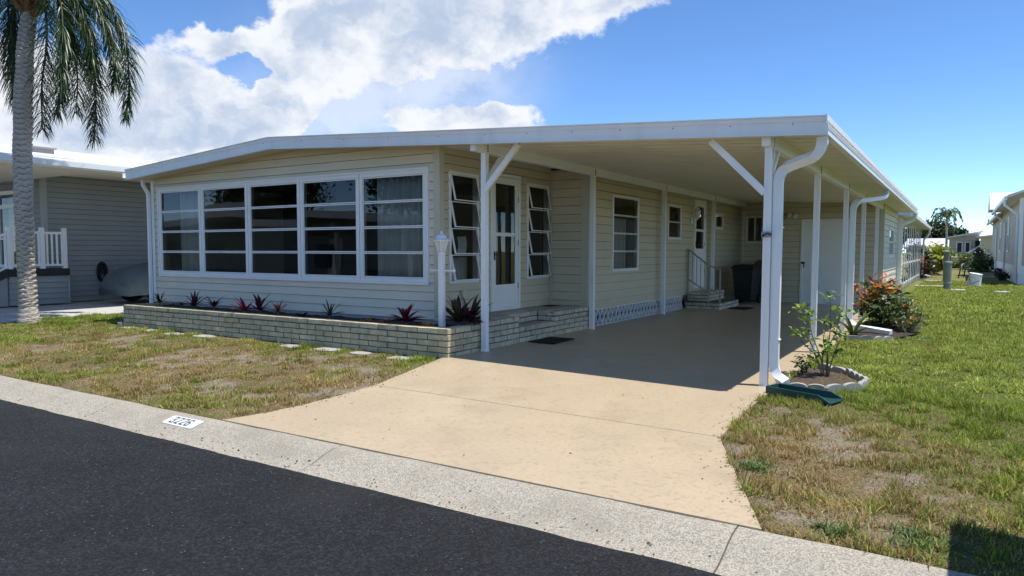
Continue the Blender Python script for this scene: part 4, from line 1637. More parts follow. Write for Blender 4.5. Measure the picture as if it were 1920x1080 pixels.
# ================================================================ LAMP POST
lp = thing('lamp_post', 'white yard lamp post with coach lantern standing in the planter corner', 'lamp post', (-4.195, -0.25, 0.38))
lx, ly = -4.195, -0.25
MB().box(lx - 0.037, lx + 0.037, ly - 0.037, ly + 0.037, 0.33, 1.40).build('post', 'white_metal', lp, bevel=0.006)
MB().tube([(lx - 0.205, ly, 1.185), (lx + 0.2, ly, 1.185)], 0.013, 8).build('crossbar', 'white_metal', lp)
MB().lathe([(0.001, -0.028), (0.02, -0.02), (0.028, 0), (0.02, 0.02), (0.001, 0.028)], (lx + 0.205, ly, 1.185), 10).build('crossbar_knob', 'white_metal', lp, smooth=True)
MB().lathe([(0.058, 0.0), (0.062, 0.02), (0.045, 0.04)], (lx, ly, 1.40), 12).build('collar', 'white_metal', lp)
lan = MB().lathe([(0.046, 0.0), (0.085, 0.14)], (lx, ly, 1.442), 6).build('lantern_glass', 'lamp_glass', lp)
for q in range(6):
    a = 2 * math.pi * q / 6
    MB().beam((lx + 0.05 * math.cos(a), ly + 0.05 * math.sin(a), 1.44), (lx + 0.091 * math.cos(a), ly + 0.091 * math.sin(a), 1.585), 0.012, 0.012).build('rib', 'white_metal', lan)
MB().lathe([(0.118, 0.0), (0.122, 0.012), (0.085, 0.035), (0.062, 0.075), (0.022, 0.098), (0.012, 0.115), (0.018, 0.128), (0.001, 0.145)], (lx, ly, 1.582), 12).build('lantern_cap', 'white_metal', lp)

# ================================================================ PLANTS: generic leaf builders
def blades(base, n, Lr, w, pal, upright=(0.35, 1.25), seed=0, bend_=0.6, segs=4, spread=0.02):
    """rosette of sword leaves -> verts, faces, cols"""
    r = np.random.RandomState(seed)
    V, Fc, C = [], [], []
    for i in range(n):
        az_ = 2 * math.pi * (i * 0.382 + r.rand() * 0.15)
        e = upright[0] + (upright[1] - upright[0]) * r.rand()
        L_ = Lr * (0.65 + 0.5 * r.rand())
        col = np.array(pal[r.randint(len(pal))]) * (0.7 + 0.6 * r.rand())
        h = np.array([math.cos(az_), math.sin(az_), 0])
        s = np.array([-h[1], h[0], 0])
        p = np.array(base, float) + h * spread * r.rand()
        k = len(V)
        for j in range(segs + 1):
            t = j / segs
            ww = w * (0.45 + 1.3 * t - 1.75 * t ** 2.2 + 0.02) if j < segs else 0.0012
            ww = max(ww, 0.0012)
            V.append(p - s * ww + np.array([0, 0, ww * 0.5]))
            V.append(p)
            V.append(p + s * ww + np.array([0, 0, ww * 0.5]))
            C += [col * (0.8 + 0.35 * t)] * 3
            ang = e - bend_ * t * (1.2 - 0.4 * r.rand())
            p = p + (h * math.cos(ang) + np.array([0, 0, math.sin(ang)])) * L_ / segs
        for j in range(segs):
            a = k + j * 3
            Fc += [(a, a + 1, a + 4, a + 3), (a + 1, a + 2, a + 5, a + 4)]
    return np.array(V), np.array(Fc), np.array(C)


RED = [(0.36, 0.02, 0.05), (0.22, 0.014, 0.035), (0.12, 0.015, 0.03), (0.46, 0.06, 0.08)]
DARK = [(0.05, 0.014, 0.022), (0.035, 0.025, 0.02), (0.09, 0.012, 0.03)]
PURP = [(0.05, 0.06, 0.025), (0.07, 0.018, 0.035), (0.10, 0.02, 0.05), (0.04, 0.07, 0.02)]
ORAN = [(0.62, 0.20, 0.03), (0.55, 0.10, 0.03), (0.5, 0.33, 0.05)]
ORED = [(0.50, 0.10, 0.06), (0.35, 0.05, 0.05), (0.45, 0.16, 0.06)]
PLANTS = [(-10.98, -0.13, 14, 0.30, 0.013, DARK, 'spiky dark cordyline at the left end of the brick planter', 'cordyline'),
          (-10.05, -0.30, 8, 0.17, 0.012, DARK, 'tiny dark seedling second from the left end of the planter', 'cordyline'),
          (-9.74, -0.25, 18, 0.37, 0.016, DARK + RED[1:3], 'dark red cordyline below the mullion between the first two front windows', 'cordyline'),
          (-9.25, -0.20, 14, 0.30, 0.015, RED[1:3] + DARK, 'small red brown cordyline under the second front window', 'cordyline'),
          (-8.12, -0.42, 18, 0.36, 0.017, RED, 'bright red cordyline, left one of the close pair', 'cordyline'),
          (-7.98, -0.24, 18, 0.38, 0.018, DARK + RED[1:2], 'blackish red cordyline, right one of the close pair', 'cordyline'),
          (-7.49, -0.27, 14, 0.28, 0.015, RED[:1] + ORED, 'upright pinkish red cordyline under the third front window', 'cordyline'),
          (-7.02, -0.20, 22, 0.14, 0.018, DARK, 'low dark mounded plant right of the pinkish red cordyline', 'plant'),
          (-6.33, -0.27, 12, 0.33, 0.011, DARK, 'thin dark cordyline alone under the fourth front window', 'cordyline'),
          (-5.60, -0.25, 14, 0.15, 0.015, ORAN, 'little yellow orange bromeliad in the planter', 'bromeliad'),
          (-5.12, -0.40, 40, 0.17, 0.020, ORED, 'low coral red bromeliad clump under the last front window', 'bromeliad'),
          (-4.72, -0.38, 34, 0.33, 0.022, RED[:3] + DARK[:1], 'full crimson and black cordyline right of the coral clump', 'cordyline'),
          (-4.10, 0.0, 26, 0.52, 0.032, PURP, 'large purple green cordyline right behind the lamp post', 'cordyline'),
          (-3.97, 0.10, 24, 0.48, 0.028, PURP[1:3] + DARK[:1], 'large dark purple cordyline at the planter return by the carport post', 'cordyline'),
          (-4.31, -0.42, 18, 0.15, 0.016, ORAN, 'small orange bromeliad at the foot of the lamp post', 'bromeliad')]
for i, (x, y, n, Lr, w, pal, lab, cat) in enumerate(PLANTS):
    t = thing(cat if cat != 'plant' else 'low_plant', lab, cat, (x, y, 0.40), local=True)
    tall = 0.06 if cat == 'cordyline' else 0.0
    V, Fc, C = blades((0, 0, tall), int(n * 0.9), Lr * 0.85, w * 1.7, pal, (0.25, 1.45) if cat == 'cordyline' else (0.15, 1.0), seed=40 + i, bend_=0.55)
    np_mesh('foliage', V, Fc, 'leaf_dark', C, t, smooth=False)
    if tall:
        MB().tube([(0, 0, -0.04), (0, 0, tall + 0.03)], 0.012, 6).build('stem', 'stem', t)
# withered leaf hanging over the planter wall
V, Fc, C = blades((-3.84, 0.06, 0.455), 3, 0.30, 0.02, [(0.20, 0.06, 0.04)], (-0.2, 0.3), seed=3, bend_=2.6)
wl_ = thing('withered_leaf', 'withered brown leaf hanging over the planter return', 'leaf', (-3.84, 0.06, 0.455))
np_mesh('blade', V, Fc, 'leaf_dark', C, wl_)


def leaf_quads(P, size, pal, seed=0, aspect=0.45, flat=0.35, weights=None):
    """one folded quad leaf per point; P Nx3"""
    r = np.random.RandomState(seed)
    n = len(P)
    az_ = r.rand(n) * 2 * np.pi
    e = (r.rand(n) - 0.35) * np.pi * flat
    d = np.stack([np.cos(az_) * np.cos(e), np.sin(az_) * np.cos(e), np.sin(e)], -1)
    s = np.stack([-np.sin(az_), np.cos(az_), np.zeros(n)], -1)
    roll = (r.rand(n) - 0.5) * 1.8
    up = np.cross(d, s)
    s2 = s * np.cos(roll)[:, None] + up * np.sin(roll)[:, None]
    L_ = size * (0.6 + 0.8 * r.rand(n))
    W = L_ * aspect
    up2 = np.cross(d, s2)
    A = P
    M = P + d * (L_ * 0.5)[:, None] - up2 * (W * 0.25)[:, None]
    T = P + d * L_[:, None]
    Lf = M + s2 * (W * 0.5)[:, None] + up2 * (W * 0.35)[:, None]
    Rt = M - s2 * (W * 0.5)[:, None] + up2 * (W * 0.35)[:, None]
    V = np.stack([A, Lf, T, Rt], 1).reshape(-1, 3)
    k = np.arange(n) * 4
    F1 = np.stack([k, k + 3, k + 2], -1)
    F2 = np.stack([k, k + 2, k + 1], -1)
    pal = np.array(pal)
    ci = r.choice(len(pal), n, p=weights)
    c = pal[ci] * (0.7 + 0.6 * r.rand(n))[:, None]
    return V, np.concatenate([F1, F2]), np.repeat(c, 4, axis=0)


def clumps(center, radii, k, m, sig, seed, shell=0.55, squash=0.8):
    r = np.random.RandomState(seed)
    u = r.randn(k, 3)
    u /= np.linalg.norm(u, axis=1)[:, None]
    rr = (shell + (1 - shell) * r.rand(k)) ** 0.7
    c = u * rr[:, None] * np.array(radii)
    c[:, 2] = np.where(c[:, 2] < -radii[2] * squash, -radii[2] * squash * r.rand(k), c[:, 2])
    P = (c[:, None, :] + r.randn(k, m, 3) * sig * (0.6 + 0.7 * r.rand(k))[:, None, None])
    cl = np.repeat(np.arange(k), m)
    return P.reshape(-1, 3) + np.array(center), cl, c + np.array(center)


def shrub(name, label, cat, loc, radii, k, m, sig, size, pal, seed, stems=6, aspect=0.5, group=None, matn='leaf', tops=None):
    t = thing(name, label, cat, loc, group, local=True)
    P, cl, cc = clumps((0, 0, radii[2] * 0.95), radii, k, m, sig, seed, 0.5)
    P[:, 2] = np.abs(P[:, 2]) + 0.015
    V, Fc, C = leaf_quads(P, size, pal, seed + 1, aspect, 0.5)
    if tops is not None:                      # leaves at the shoot tips carry the bright colour of the plant
        hi = sst(radii[2] * 1.15, radii[2] * 1.75, P[:, 2] - 0.55 * P[:, 0])
        pick = NPR.rand(len(P)) < hi * 0.6
        tp = np.array(tops)[NPR.randint(len(tops), size=len(P))] * (0.7 + 0.6 * NPR.rand(len(P)))[:, None]
        C = np.where(np.repeat(pick, 4)[:, None], np.repeat(tp, 4, axis=0), C)
    np_mesh('foliage', V, Fc, matn, C, t)
    mb = MB()
    r = random.Random(seed)
    for i in range(stems):
        c = cc[r.randrange(len(cc))]
        mb.tube([(0.04 * math.cos(i), 0.04 * math.sin(i), -0.05), (c[0] * 0.4, c[1] * 0.4, c[2] * 0.5), tuple(c)], [0.014, 0.01, 0.004], 5)
    mb.build('stems', 'stem', t)
    return t


GREENS = [(0.045, 0.085, 0.02), (0.06, 0.11, 0.03), (0.03, 0.06, 0.018), (0.09, 0.13, 0.04)]
shrub('croton_bush', 'croton bush with orange red top leaves beside the carport downspout', 'shrub', (0.56, 7.45, -0.03), (0.40, 0.58, 0.42), 46, 26, 0.10, 0.15,
      [(0.05, 0.09, 0.025), (0.03, 0.055, 0.018), (0.06, 0.10, 0.03), (0.09, 0.14, 0.035), (0.26, 0.28, 0.10)], 5,
      tops=[(0.55, 0.10, 0.04), (0.66, 0.22, 0.06), (0.36, 0.05, 0.03), (0.62, 0.40, 0.08), (0.10, 0.15, 0.04)], matn='leaf', aspect=0.42)
shrub('leafy_bush', 'low pale green bush with a few orange flowers right of the croton', 'shrub', (0.98, 6.75, -0.03), (0.26, 0.40, 0.25), 26, 28, 0.07, 0.08,
      [(0.10, 0.14, 0.06), (0.05, 0.09, 0.03), (0.20, 0.24, 0.13), (0.07, 0.10, 0.04), (0.09, 0.12, 0.05), (0.12, 0.16, 0.06), (0.45, 0.12, 0.03)], 9, aspect=0.5)
# strap leaved plant in front of the pipe
sp = thing('strap_leaf_plant', 'plant with long dark strap leaves in front of the white drain pipe', 'plant', (0.26, 5.35, 0.0), local=True)
V, Fc, C = blades((0, 0, 0), 8, 0.62, 0.045, [(0.04, 0.085, 0.02), (0.06, 0.10, 0.025)], (0.7, 1.35), seed=77, bend_=0.8, segs=6)
np_mesh('foliage', V, Fc, 'leaf_dark', C, sp)

# young rose bush: bare canes with bright leaf tufts
rose = thing('rose_bush', 'spindly young rose bush with bright green leaf tufts by the front downspout', 'shrub', (0.46, 0.95, 0.0), local=True)
rose.scale = (0.85, 0.85, 0.80)
canes = [[(0, 0, -0.05), (-0.10, 0.05, 0.25), (-0.25, 0.16, 0.58), (-0.40, 0.22, 0.98)],
         [(0.02, 0, -0.05), (-0.05, -0.02, 0.3), (-0.16, -0.05, 0.62), (-0.20, 0.0, 0.88)],
         [(0.03, 0.02, -0.05), (0.03, 0.05, 0.35), (0.05, 0.12, 0.72), (0.02, 0.2, 1.16)],
         [(0.05, 0, -0.05), (0.09, 0.0, 0.22), (0.14, 0.05, 0.42), (0.20, 0.1, 0.60)],
         [(0.04, 0.03, -0.05), (0.05, -0.05, 0.3), (0.0, -0.12, 0.55), (0.05, -0.16, 0.80)],
         [(0.0, 0.03, -0.05), (-0.03, 0.10, 0.3), (0.10, 0.20, 0.6), (0.16, 0.25, 0.95)],
         [(-0.12, 0.07, 0.30), (-0.28, 0.05, 0.46), (-0.40, 0.05, 0.62)]]
LP = []
for c in canes:
    pts = bend(c, 6)
    MB().tube(pts, [0.011 * (1 - 0.7 * i / len(pts)) for i in range(len(pts))], 5).build('cane', 'stem', rose)
    for p in pts[6:]:
        for q in range(NPR.randint(0, 4)):
            LP.append(np.array(p) + NPR.randn(3) * 0.028)
    for q in range(12):
        LP.append(np.array(pts[-1]) + NPR.randn(3) * np.array([0.055, 0.055, 0.035]))
V, Fc, C = leaf_quads(np.array(LP), 0.098, [(0.24, 0.36, 0.05), (0.16, 0.26, 0.04), (0.33, 0.44, 0.08), (0.07, 0.12, 0.03)], 6, 0.55, 0.5)
np_mesh('foliage', V, Fc, 'leaf', C, rose)
shrub('ground_herb', 'small leafy herb at the rear corner of the rose bed', 'plant', (0.21, 1.15, 0.0), (0.10, 0.13, 0.10), 12, 14, 0.03, 0.05, GREENS, 14, stems=3)

# ---- rose bed: mulch, scalloped concrete edging
def edger_mesh(scallops=2, L=0.30, t=0.045, h=0.10):
    mb = MB()
    n = 24
    for i in range(n + 1):
        x = -L / 2 + L * i / n
        ph = (i / n * scallops) % 1.0
        if i == n:
            ph = 1.0
        z = h * 0.62 + h * 0.42 * math.sqrt(max(0.0, 1 - (2 * ph - 1) ** 2))
        mb.v += [(x, -t / 2, -0.06), (x, -t / 2, z), (x, t / 2, z), (x, t / 2, -0.06)]
    for i in range(n):
        a = i * 4
        for q in range(3):
            mb.f.append((a + q, a + q + 1, a + 4 + q + 1, a + 4 + q))
    mb.f.append((0, 1, 2, 3))
    mb.f.append((n * 4 + 3, n * 4 + 2, n * 4 + 1, n * 4))
    return mb.mesh('scalloped_edger', 'concrete')


EDM = edger_mesh()


EDGE_N = ['first', 'second', 'third', 'fourth', 'fifth', 'sixth', 'seventh', 'eighth', 'ninth']


def edging(path, label, group, closed=False):
    cnt = [0]
    P = [Vector((*p, 0)) for p in path]
    if closed:
        P.append(P[0])
    for a, b in zip(P[:-1], P[1:]):
        Ls = (b - a).length
        k = max(1, round(Ls / 0.31))
        for i in range(k):
            c = a + (b - a) * ((i + 0.5) / k)
            o = bpy.data.objects.new('scalloped_edger', EDM)
            put(o, None)
            o.location = (c.x, c.y, float(ground_z(c.x, c.y)) + 0.012 + 0.012 * (random.random() - 0.5))
            o.rotation_euler = (0.10 * (random.random() - 0.5), 0.08 * (random.random() - 0.5), math.atan2(b.y - a.y, b.x - a.x))
            o.scale = (Ls / k / 0.305, 1, 0.8)
            tag(o, label % EDGE_N[cnt[0]], 'edging', group)
            cnt[0] += 1


BED1 = [(0.26, -0.02), (0.62, 0.02), (0.90, 0.36), (0.93, 0.75), (0.66, 1.35), (0.30, 1.62)]
edging(BED1, '%s scalloped concrete edging block of the rose bed, counted from the splash block', 'rose bed edging blocks')
BED2 = [(0.20, 4.95), (0.62, 5.05), (0.86, 5.35)]
edging(BED2, '%s scalloped edging block in front of the drain pipe, counted from the carport', 'croton bed edging blocks')


def bed(name, label, ring, z, m):
    c = np.mean(np.array(ring), axis=0)
    mb = MB()
    k = len(ring)
    mb.v = [(p[0], p[1], z + 0.0) for p in ring] + [(c[0] + (p[0] - c[0]) * 0.5, c[1] + (p[1] - c[1]) * 0.5, z + 0.02) for p in ring] + [(c[0], c[1], z + 0.025)]
    for i in range(k):
        j = (i + 1) % k
        mb.f += [(i, j, k + j, k + i), (k + i, k + j, 2 * k)]
    tag(mb.build(name, m), label, 'bed', kind='structure')


bed('rose_bed', 'mulched planting bed around the young rose', [(0.16, 0.02)] + BED1 + [(0.16, 1.6)], -0.012, 'mulch_red')
bed('shrub_bed', 'dark mulch bed under the croton bush', [(0.16, 5.0), (0.6, 5.1), (0.86, 5.4), (1.15, 6.4), (1.15, 8.0), (0.16, 8.4)], 0.012, 'mulch')

# green splash block under the front downspout
sb = thing('splash_block', 'dark green plastic splash block under the front downspout', 'splash block', (0.5, -0.35, -0.02))
mb = MB()
pts = [(0.145, -0.245), (0.80, -0.46)]
dx = Vector((0.655, -0.215, 0)).normalized()
ny_ = Vector((-dx.y, dx.x, 0))
o0 = Vector((0.145, -0.27, 0.0))


def SP(s, w, z):
    p = o0 + dx * s + ny_ * w
    return (p.x, p.y, float(ground_z(p.x, p.y)) + 0.02 + z)


ss = [0, 0.08, 0.5, 0.62, 0.68]
for (wa, wb, z0, z1) in ((-0.10, 0.10, 0.0, 0.012),):
    mb.hexa([SP(0, wa, z0), SP(0.68, wa * 1.25, z0), SP(0.68, wb * 1.25, z0), SP(0, wb, z0), SP(0, wa, z1), SP(0.68, wa * 1.25, z1), SP(0.68, wb * 1.25, z1), SP(0, wb, z1)])
mb.build('tray', 'splash_green', sb)
for s_ in (-1, 1):
    mb = MB()
    w0, w1 = 0.10 * s_, 0.125 * s_
    mb.hexa([SP(0, w0, 0.0125), SP(0.56, w0 * 1.1, 0.0125), SP(0.56, w1 * 1.1, 0.0125), SP(0, w1, 0.0125), SP(0, w0 + 0.01 * s_, 0.085), SP(0.56, w0 * 1.1 + 0.01 * s_, 0.075), SP(0.56, w1 * 1.1, 0.075), SP(0, w1, 0.085)])
    mb.hexa([SP(0.561, w0 * 1.1, 0.0125), SP(0.68, w0 * 1.22, 0.0125), SP(0.68, w1 * 1.2, 0.0125), SP(0.561, w1 * 1.1, 0.0125), SP(0.561, w0 * 1.1 + 0.01 * s_, 0.075), SP(0.68, w0 * 1.22 + 0.008 * s_, 0.02), SP(0.68, w1 * 1.2, 0.02), SP(0.561, w1 * 1.1, 0.075)])
    mb.build('side_wall', 'splash_green', sb)
MB().hexa([SP(0, -0.125, 0.0125), SP(0.015, -0.125, 0.0125), SP(0.015, 0.125, 0.0125), SP(0, 0.125, 0.0125), SP(0, -0.12, 0.085), SP(0.015, -0.12, 0.085), SP(0.015, 0.12, 0.085), SP(0, 0.12, 0.085)]).build('back_wall', 'splash_green', sb)

# garden hose end in the grass
hp = bend([(0.88, 5.75, 0.0), (1.05, 5.95, 0.0), (1.28, 6.0, 0.0), (1.45, 6.25, 0.0), (1.62, 6.3, 0.0)], 8)
tag(MB().tube([Vector((p.x, p.y, float(ground_z(p.x, p.y)) + 0.018)) for p in hp], 0.011, 6).build('garden_hose', 'hose_green', None, smooth=True), 'green garden hose lying in the lawn by the drain pipe', 'hose')

# stepping stones along the planter
STONES = [(-4.33, -0.93, 0.40, 0.26, 'pale square stepping stone nearest the driveway'), (-5.12, -0.86, 0.30, 0.22, 'second stepping stone from the driveway, half grown over'),
          (-5.72, -0.88, 0.42, 0.27, 'third stepping stone from the driveway'), (-6.45, -0.88, 0.42, 0.26, 'fourth stepping stone from the driveway'),
          (-8.55, -0.88, 0.40, 0.24, 'fourth stepping stone from the left end of the planter'), (-9.25, -0.94, 0.40, 0.24, 'third stepping stone from the left end of the planter'),
          (-10.1, -0.82, 0.36, 0.24, 'second stepping stone from the left end of the planter'), (-10.8, -0.85, 0.36, 0.24, 'stepping stone at the left end of the planter')]
for (x, y, w, l, lab) in STONES:
    st = MB()
    k = 10
    ring = []
    for q in range(k):
        a = 2 * math.pi * q / k
        cx_, sy_ = math.cos(a), math.sin(a)
        f = 1 / max(abs(cx_), abs(sy_)) ** 0.85
        ring.append((x + w / 2 * cx_ * f * (0.94 + 0.08 * random.random()), y + l / 2 * sy_ * f * (0.94 + 0.08 * random.random())))
    zb = float(ground_z(x, y))
    st.v = [(p[0], p[1], zb - 0.04) for p in ring] + [(p[0], p[1], zb + 0.018) for p in ring]
    st.f = [tuple(range(k, 2 * k))] + [(q, (q + 1) % k, k + (q + 1) % k, k + q) for q in range(k)]
    tag(st.build('stepping_stone', 'concrete', None, bevel=0.006), lab, 'stepping stone', 'stepping stones along the planter')

# ================================================================ BINS under the carport
def bin_(label, cx, cy, rz, body, lid, h=1.02):
    t = thing('wheelie_bin', label, 'bin', (cx, cy, 0.06), 'bins under the carport', local=True, rz=rz)
    mb = MB()
    mb.hexa([(-0.22, -0.26, 0.06), (0.22, -0.26, 0.06), (0.22, 0.24, 0.06), (-0.22, 0.24, 0.06), (-0.29, -0.34, h - 0.1), (0.29, -0.34, h - 0.1), (0.29, 0.34, h - 0.1), (-0.29, 0.34, h - 0.1)])
    mb.build('body', body, t, bevel=0.03, seg=2)
    for zz in (0.35, 0.62):
        MB().box(-0.17, 0.17, -0.335, -0.30, zz, zz + 0.04).build('rib', body, t)
    MB().box(-0.31, 0.31, -0.37, 0.37, h - 0.098, h - 0.05).build('rim', body, t, bevel=0.01)
    MB().hexa([(-0.305, -0.38, h - 0.049), (0.305, -0.38, h - 0.049), (0.305, 0.36, h - 0.049), (-0.305, 0.36, h - 0.049), (-0.25, -0.30, h + 0.015), (0.25, -0.30, h + 0.015), (0.25, 0.30, h + 0.04), (-0.25, 0.30, h + 0.04)]).build('lid', lid, t, bevel=0.015)
    MB().tube([(-0.25, 0.40, h - 0.06), (0.25, 0.40, h - 0.06)], 0.016, 8).build('handle', body, t)
    for s_ in (-1, 1):
        w = MB().lathe([(0.02, -0.03), (0.12, -0.03), (0.125, 0.0), (0.12, 0.03), (0.02, 0.03)], (0, 0, 0), 14).build('wheel', 'black_rubber', t)
        w.matrix_basis = Matrix.Translation((s_ * 0.27, 0.24, 0.125)) @ Matrix.Rotation(RAD(90), 4, 'Y')


bin_('dark green wheelie bin under the carport by the rear steps', -3.05, 11.55, RAD(-6), 'bin_green', 'bin_green')
bin_('black wheelie bin with brown lid behind the green bin', -2.72, 12.35, RAD(8), 'bin_green', 'bin_brown', 1.12)

# ================================================================ PALM
palm = thing('palm_tree', 'queen palm with ringed grey trunk and drooping fronds at the left edge', 'palm', (-13.68, -1.19, 0.0))
TP = bend([(-13.68, -1.19, -0.1), (-13.68, -1.19, 0.12), (-13.77, -1.16, 1.12), (-13.83, -1.14, 1.85), (-13.88, -1.11, 2.69), (-13.92, -1.07, 3.53), (-13.93, -1.02, 4.36), (-13.94, -0.95, 5.31), (-13.9, -0.86, 6.14), (-13.87, -0.81, 6.7)], 64)
n_r = 22
tv = []
zs = [p.z for p in TP]
for i, p in enumerate(TP):
    z = p.z
    base = float(np.interp(z, [-0.1, 0.1, 0.35, 1.0, 2.6, 4.0, 5.5, 6.1, 6.7], [0.215, 0.185, 0.150, 0.140, 0.154, 0.154, 0.136, 0.126, 0.126]))
    for j in range(n_r):
        a = 2 * math.pi * j / n_r
        ring = (z * 9.5 + 0.35 * math.sin(a * 2 + z * 1.7) + 0.25 * math.sin(a * 5 + z * 3.1) + 0.8 * math.sin(z * 1.3)) % 1.0
        saw = (ring - 0.15) if ring > 0.22 else -0.55
        amp = 0.026 if z > 0.35 else 0.010
        rr = base + amp * saw + 0.006 * math.sin(a * 3 + z * 6) + 0.004 * (random.random() - 0.5)
        tv.append((p.x + rr * math.cos(a), p.y + rr * math.sin(a), p.z))
tm = MB()
tm.v = tv
for i in range(len(TP) - 1):
    for j in range(n_r):
        a, b = i * n_r + j, i * n_r + (j + 1) % n_r
        tm.f.append((a, b, b + n_r, a + n_r))
tcol = []
for i, p in enumerate(TP):
    for j in range(n_r):
        a = 2 * math.pi * j / n_r
        z = p.z
        ring = (z * 9.5 + 0.35 * math.sin(a * 2 + z * 1.7) + 0.25 * math.sin(a * 5 + z * 3.1) + 0.8 * math.sin(z * 1.3)) % 1.0
        c = np.array([0.50, 0.44, 0.38]) * (0.75 + 0.35 * ring)
        if ring < 0.13:
            c = np.array([0.19, 0.155, 0.125])
        moss = max(0.0, 1 - abs(((a - 4.4 + math.pi) % (2 * math.pi)) - math.pi) / 0.75) * float(np.interp(z, [0.3, 0.6, 1.6, 2.1], [0.2, 1, 0.9, 0]))
        c = c * (1 - 0.8 * moss) + np.array([0.24, 0.25, 0.06]) * 0.8 * moss
        tcol.append(c)
np_mesh('trunk', np.array(tm.v), np.array(tm.f), 'bark_rings', np.array(tcol), palm)
# fibrous leaf bases under the crown
cf = MB()
for i in range(34):
    a = i * 2.4
    z = 6.05 + 0.55 * (i / 34)
    r0 = 0.14
    c = Vector((-13.89, -0.86, z))
    h = Vector((math.cos(a), math.sin(a), 0))
    cf.tube([c + h * r0 * 0.7, c + h * (r0 + 0.10) + Vector((0, 0, 0.10)), c + h * (r0 + 0.16 + 0.07 * random.random()) + Vector((0, 0, 0.26))], [0.07, 0.05, 0.02], 6)
cf.build('leaf_bases', 'crown_fibre', palm)


def frond(path, n, ll, seed, parent, pal, wd=0.017, hang=0.9):
    r = np.random.RandomState(seed)
    pts = bend(path, 9)
    P = np.array([list(p) for p in pts])
    seg = np.linalg.norm(np.diff(P, axis=0), axis=1)
    cum = np.concatenate([[0], np.cumsum(seg)])
    V, Fc, C = [], [], []
    for i in range(n):
        t = 0.12 + 0.88 * (i + r.rand()) / n
        s = t * cum[-1]
        p = np.array([np.interp(s, cum, P[:, q]) for q in range(3)])
        p2 = np.array([np.interp(min(s + 0.08, cum[-1]), cum, P[:, q]) for q in range(3)])
        p1 = np.array([np.interp(max(s - 0.08, 0), cum, P[:, q]) for q in range(3)])
        tan = (p2 - p1) / max(np.linalg.norm(p2 - p1), 1e-6)
        sv = np.cross(tan, [0, 0, 1.0])
        if np.linalg.norm(sv) < 0.15:
            sv = np.array([math.cos(seed), math.sin(seed), 0])
        sv /= np.linalg.norm(sv)
        up = np.cross(sv, tan)
        ang = r.rand() * 2 * math.pi
        side = 1 if i % 2 else -1
        d = sv * side * (0.75 + 0.3 * r.randn()) + up * 0.35 * r.randn() + tan * (0.65 + 0.2 * r.randn())
        d /= np.linalg.norm(d)
        L_ = ll * (0.35 + 0.65 * math.sin(math.pi * min(1, 0.18 + 0.80 * t)) ** 0.7) * (0.75 + 0.45 * r.rand())
        wv = np.cross(d, [0, 0, 1.0]) * 0.4 + up * 0.5 * r.randn() + 1e-3
        wv -= d * wv.dot(d)
        wv /= np.linalg.norm(wv)
        col = np.array(pal[r.randint(len(pal))]) * (0.7 + 0.6 * r.rand())
        k = len(V)
        q = p.copy()
        for j in range(5):
            tt = j / 4
            w = wd * (0.5 + 0.9 * tt - 1.35 * tt * tt) * 1.0 if j < 4 else 0.001
            V += [q - wv * w, q + wv * w]
            C += [col, col]
            d = d + np.array([0, 0, -hang * 0.45 * (0.7 + 0.6 * r.rand())]) * (0.4 + tt)
            d /= np.linalg.norm(d)
            q = q + d * L_ / 4
        for j in range(4):
            a = k + 2 * j
            Fc.append((a, a + 1, a + 3, a + 2))
    o = np_mesh('frond', np.array(V), np.array(Fc), 'leaf_dark', np.array(C), parent)
    MB().tube(pts, [0.028 * (1 - 0.85 * i / len(pts)) + 0.003 for i in range(len(pts))], 6).build('rachis', 'frond_stem', o)


CR = Vector((-13.87, -0.81, 6.55))
_rv = Vector((0.8466, 0.5322, 0))       # along the picture plane
_fv = Vector((-0.5310, 0.8450, 0))


def FP(a, b, z):
    p = CR + _rv * a * 0.76 + _fv * b
    return (p.x, p.y, z)


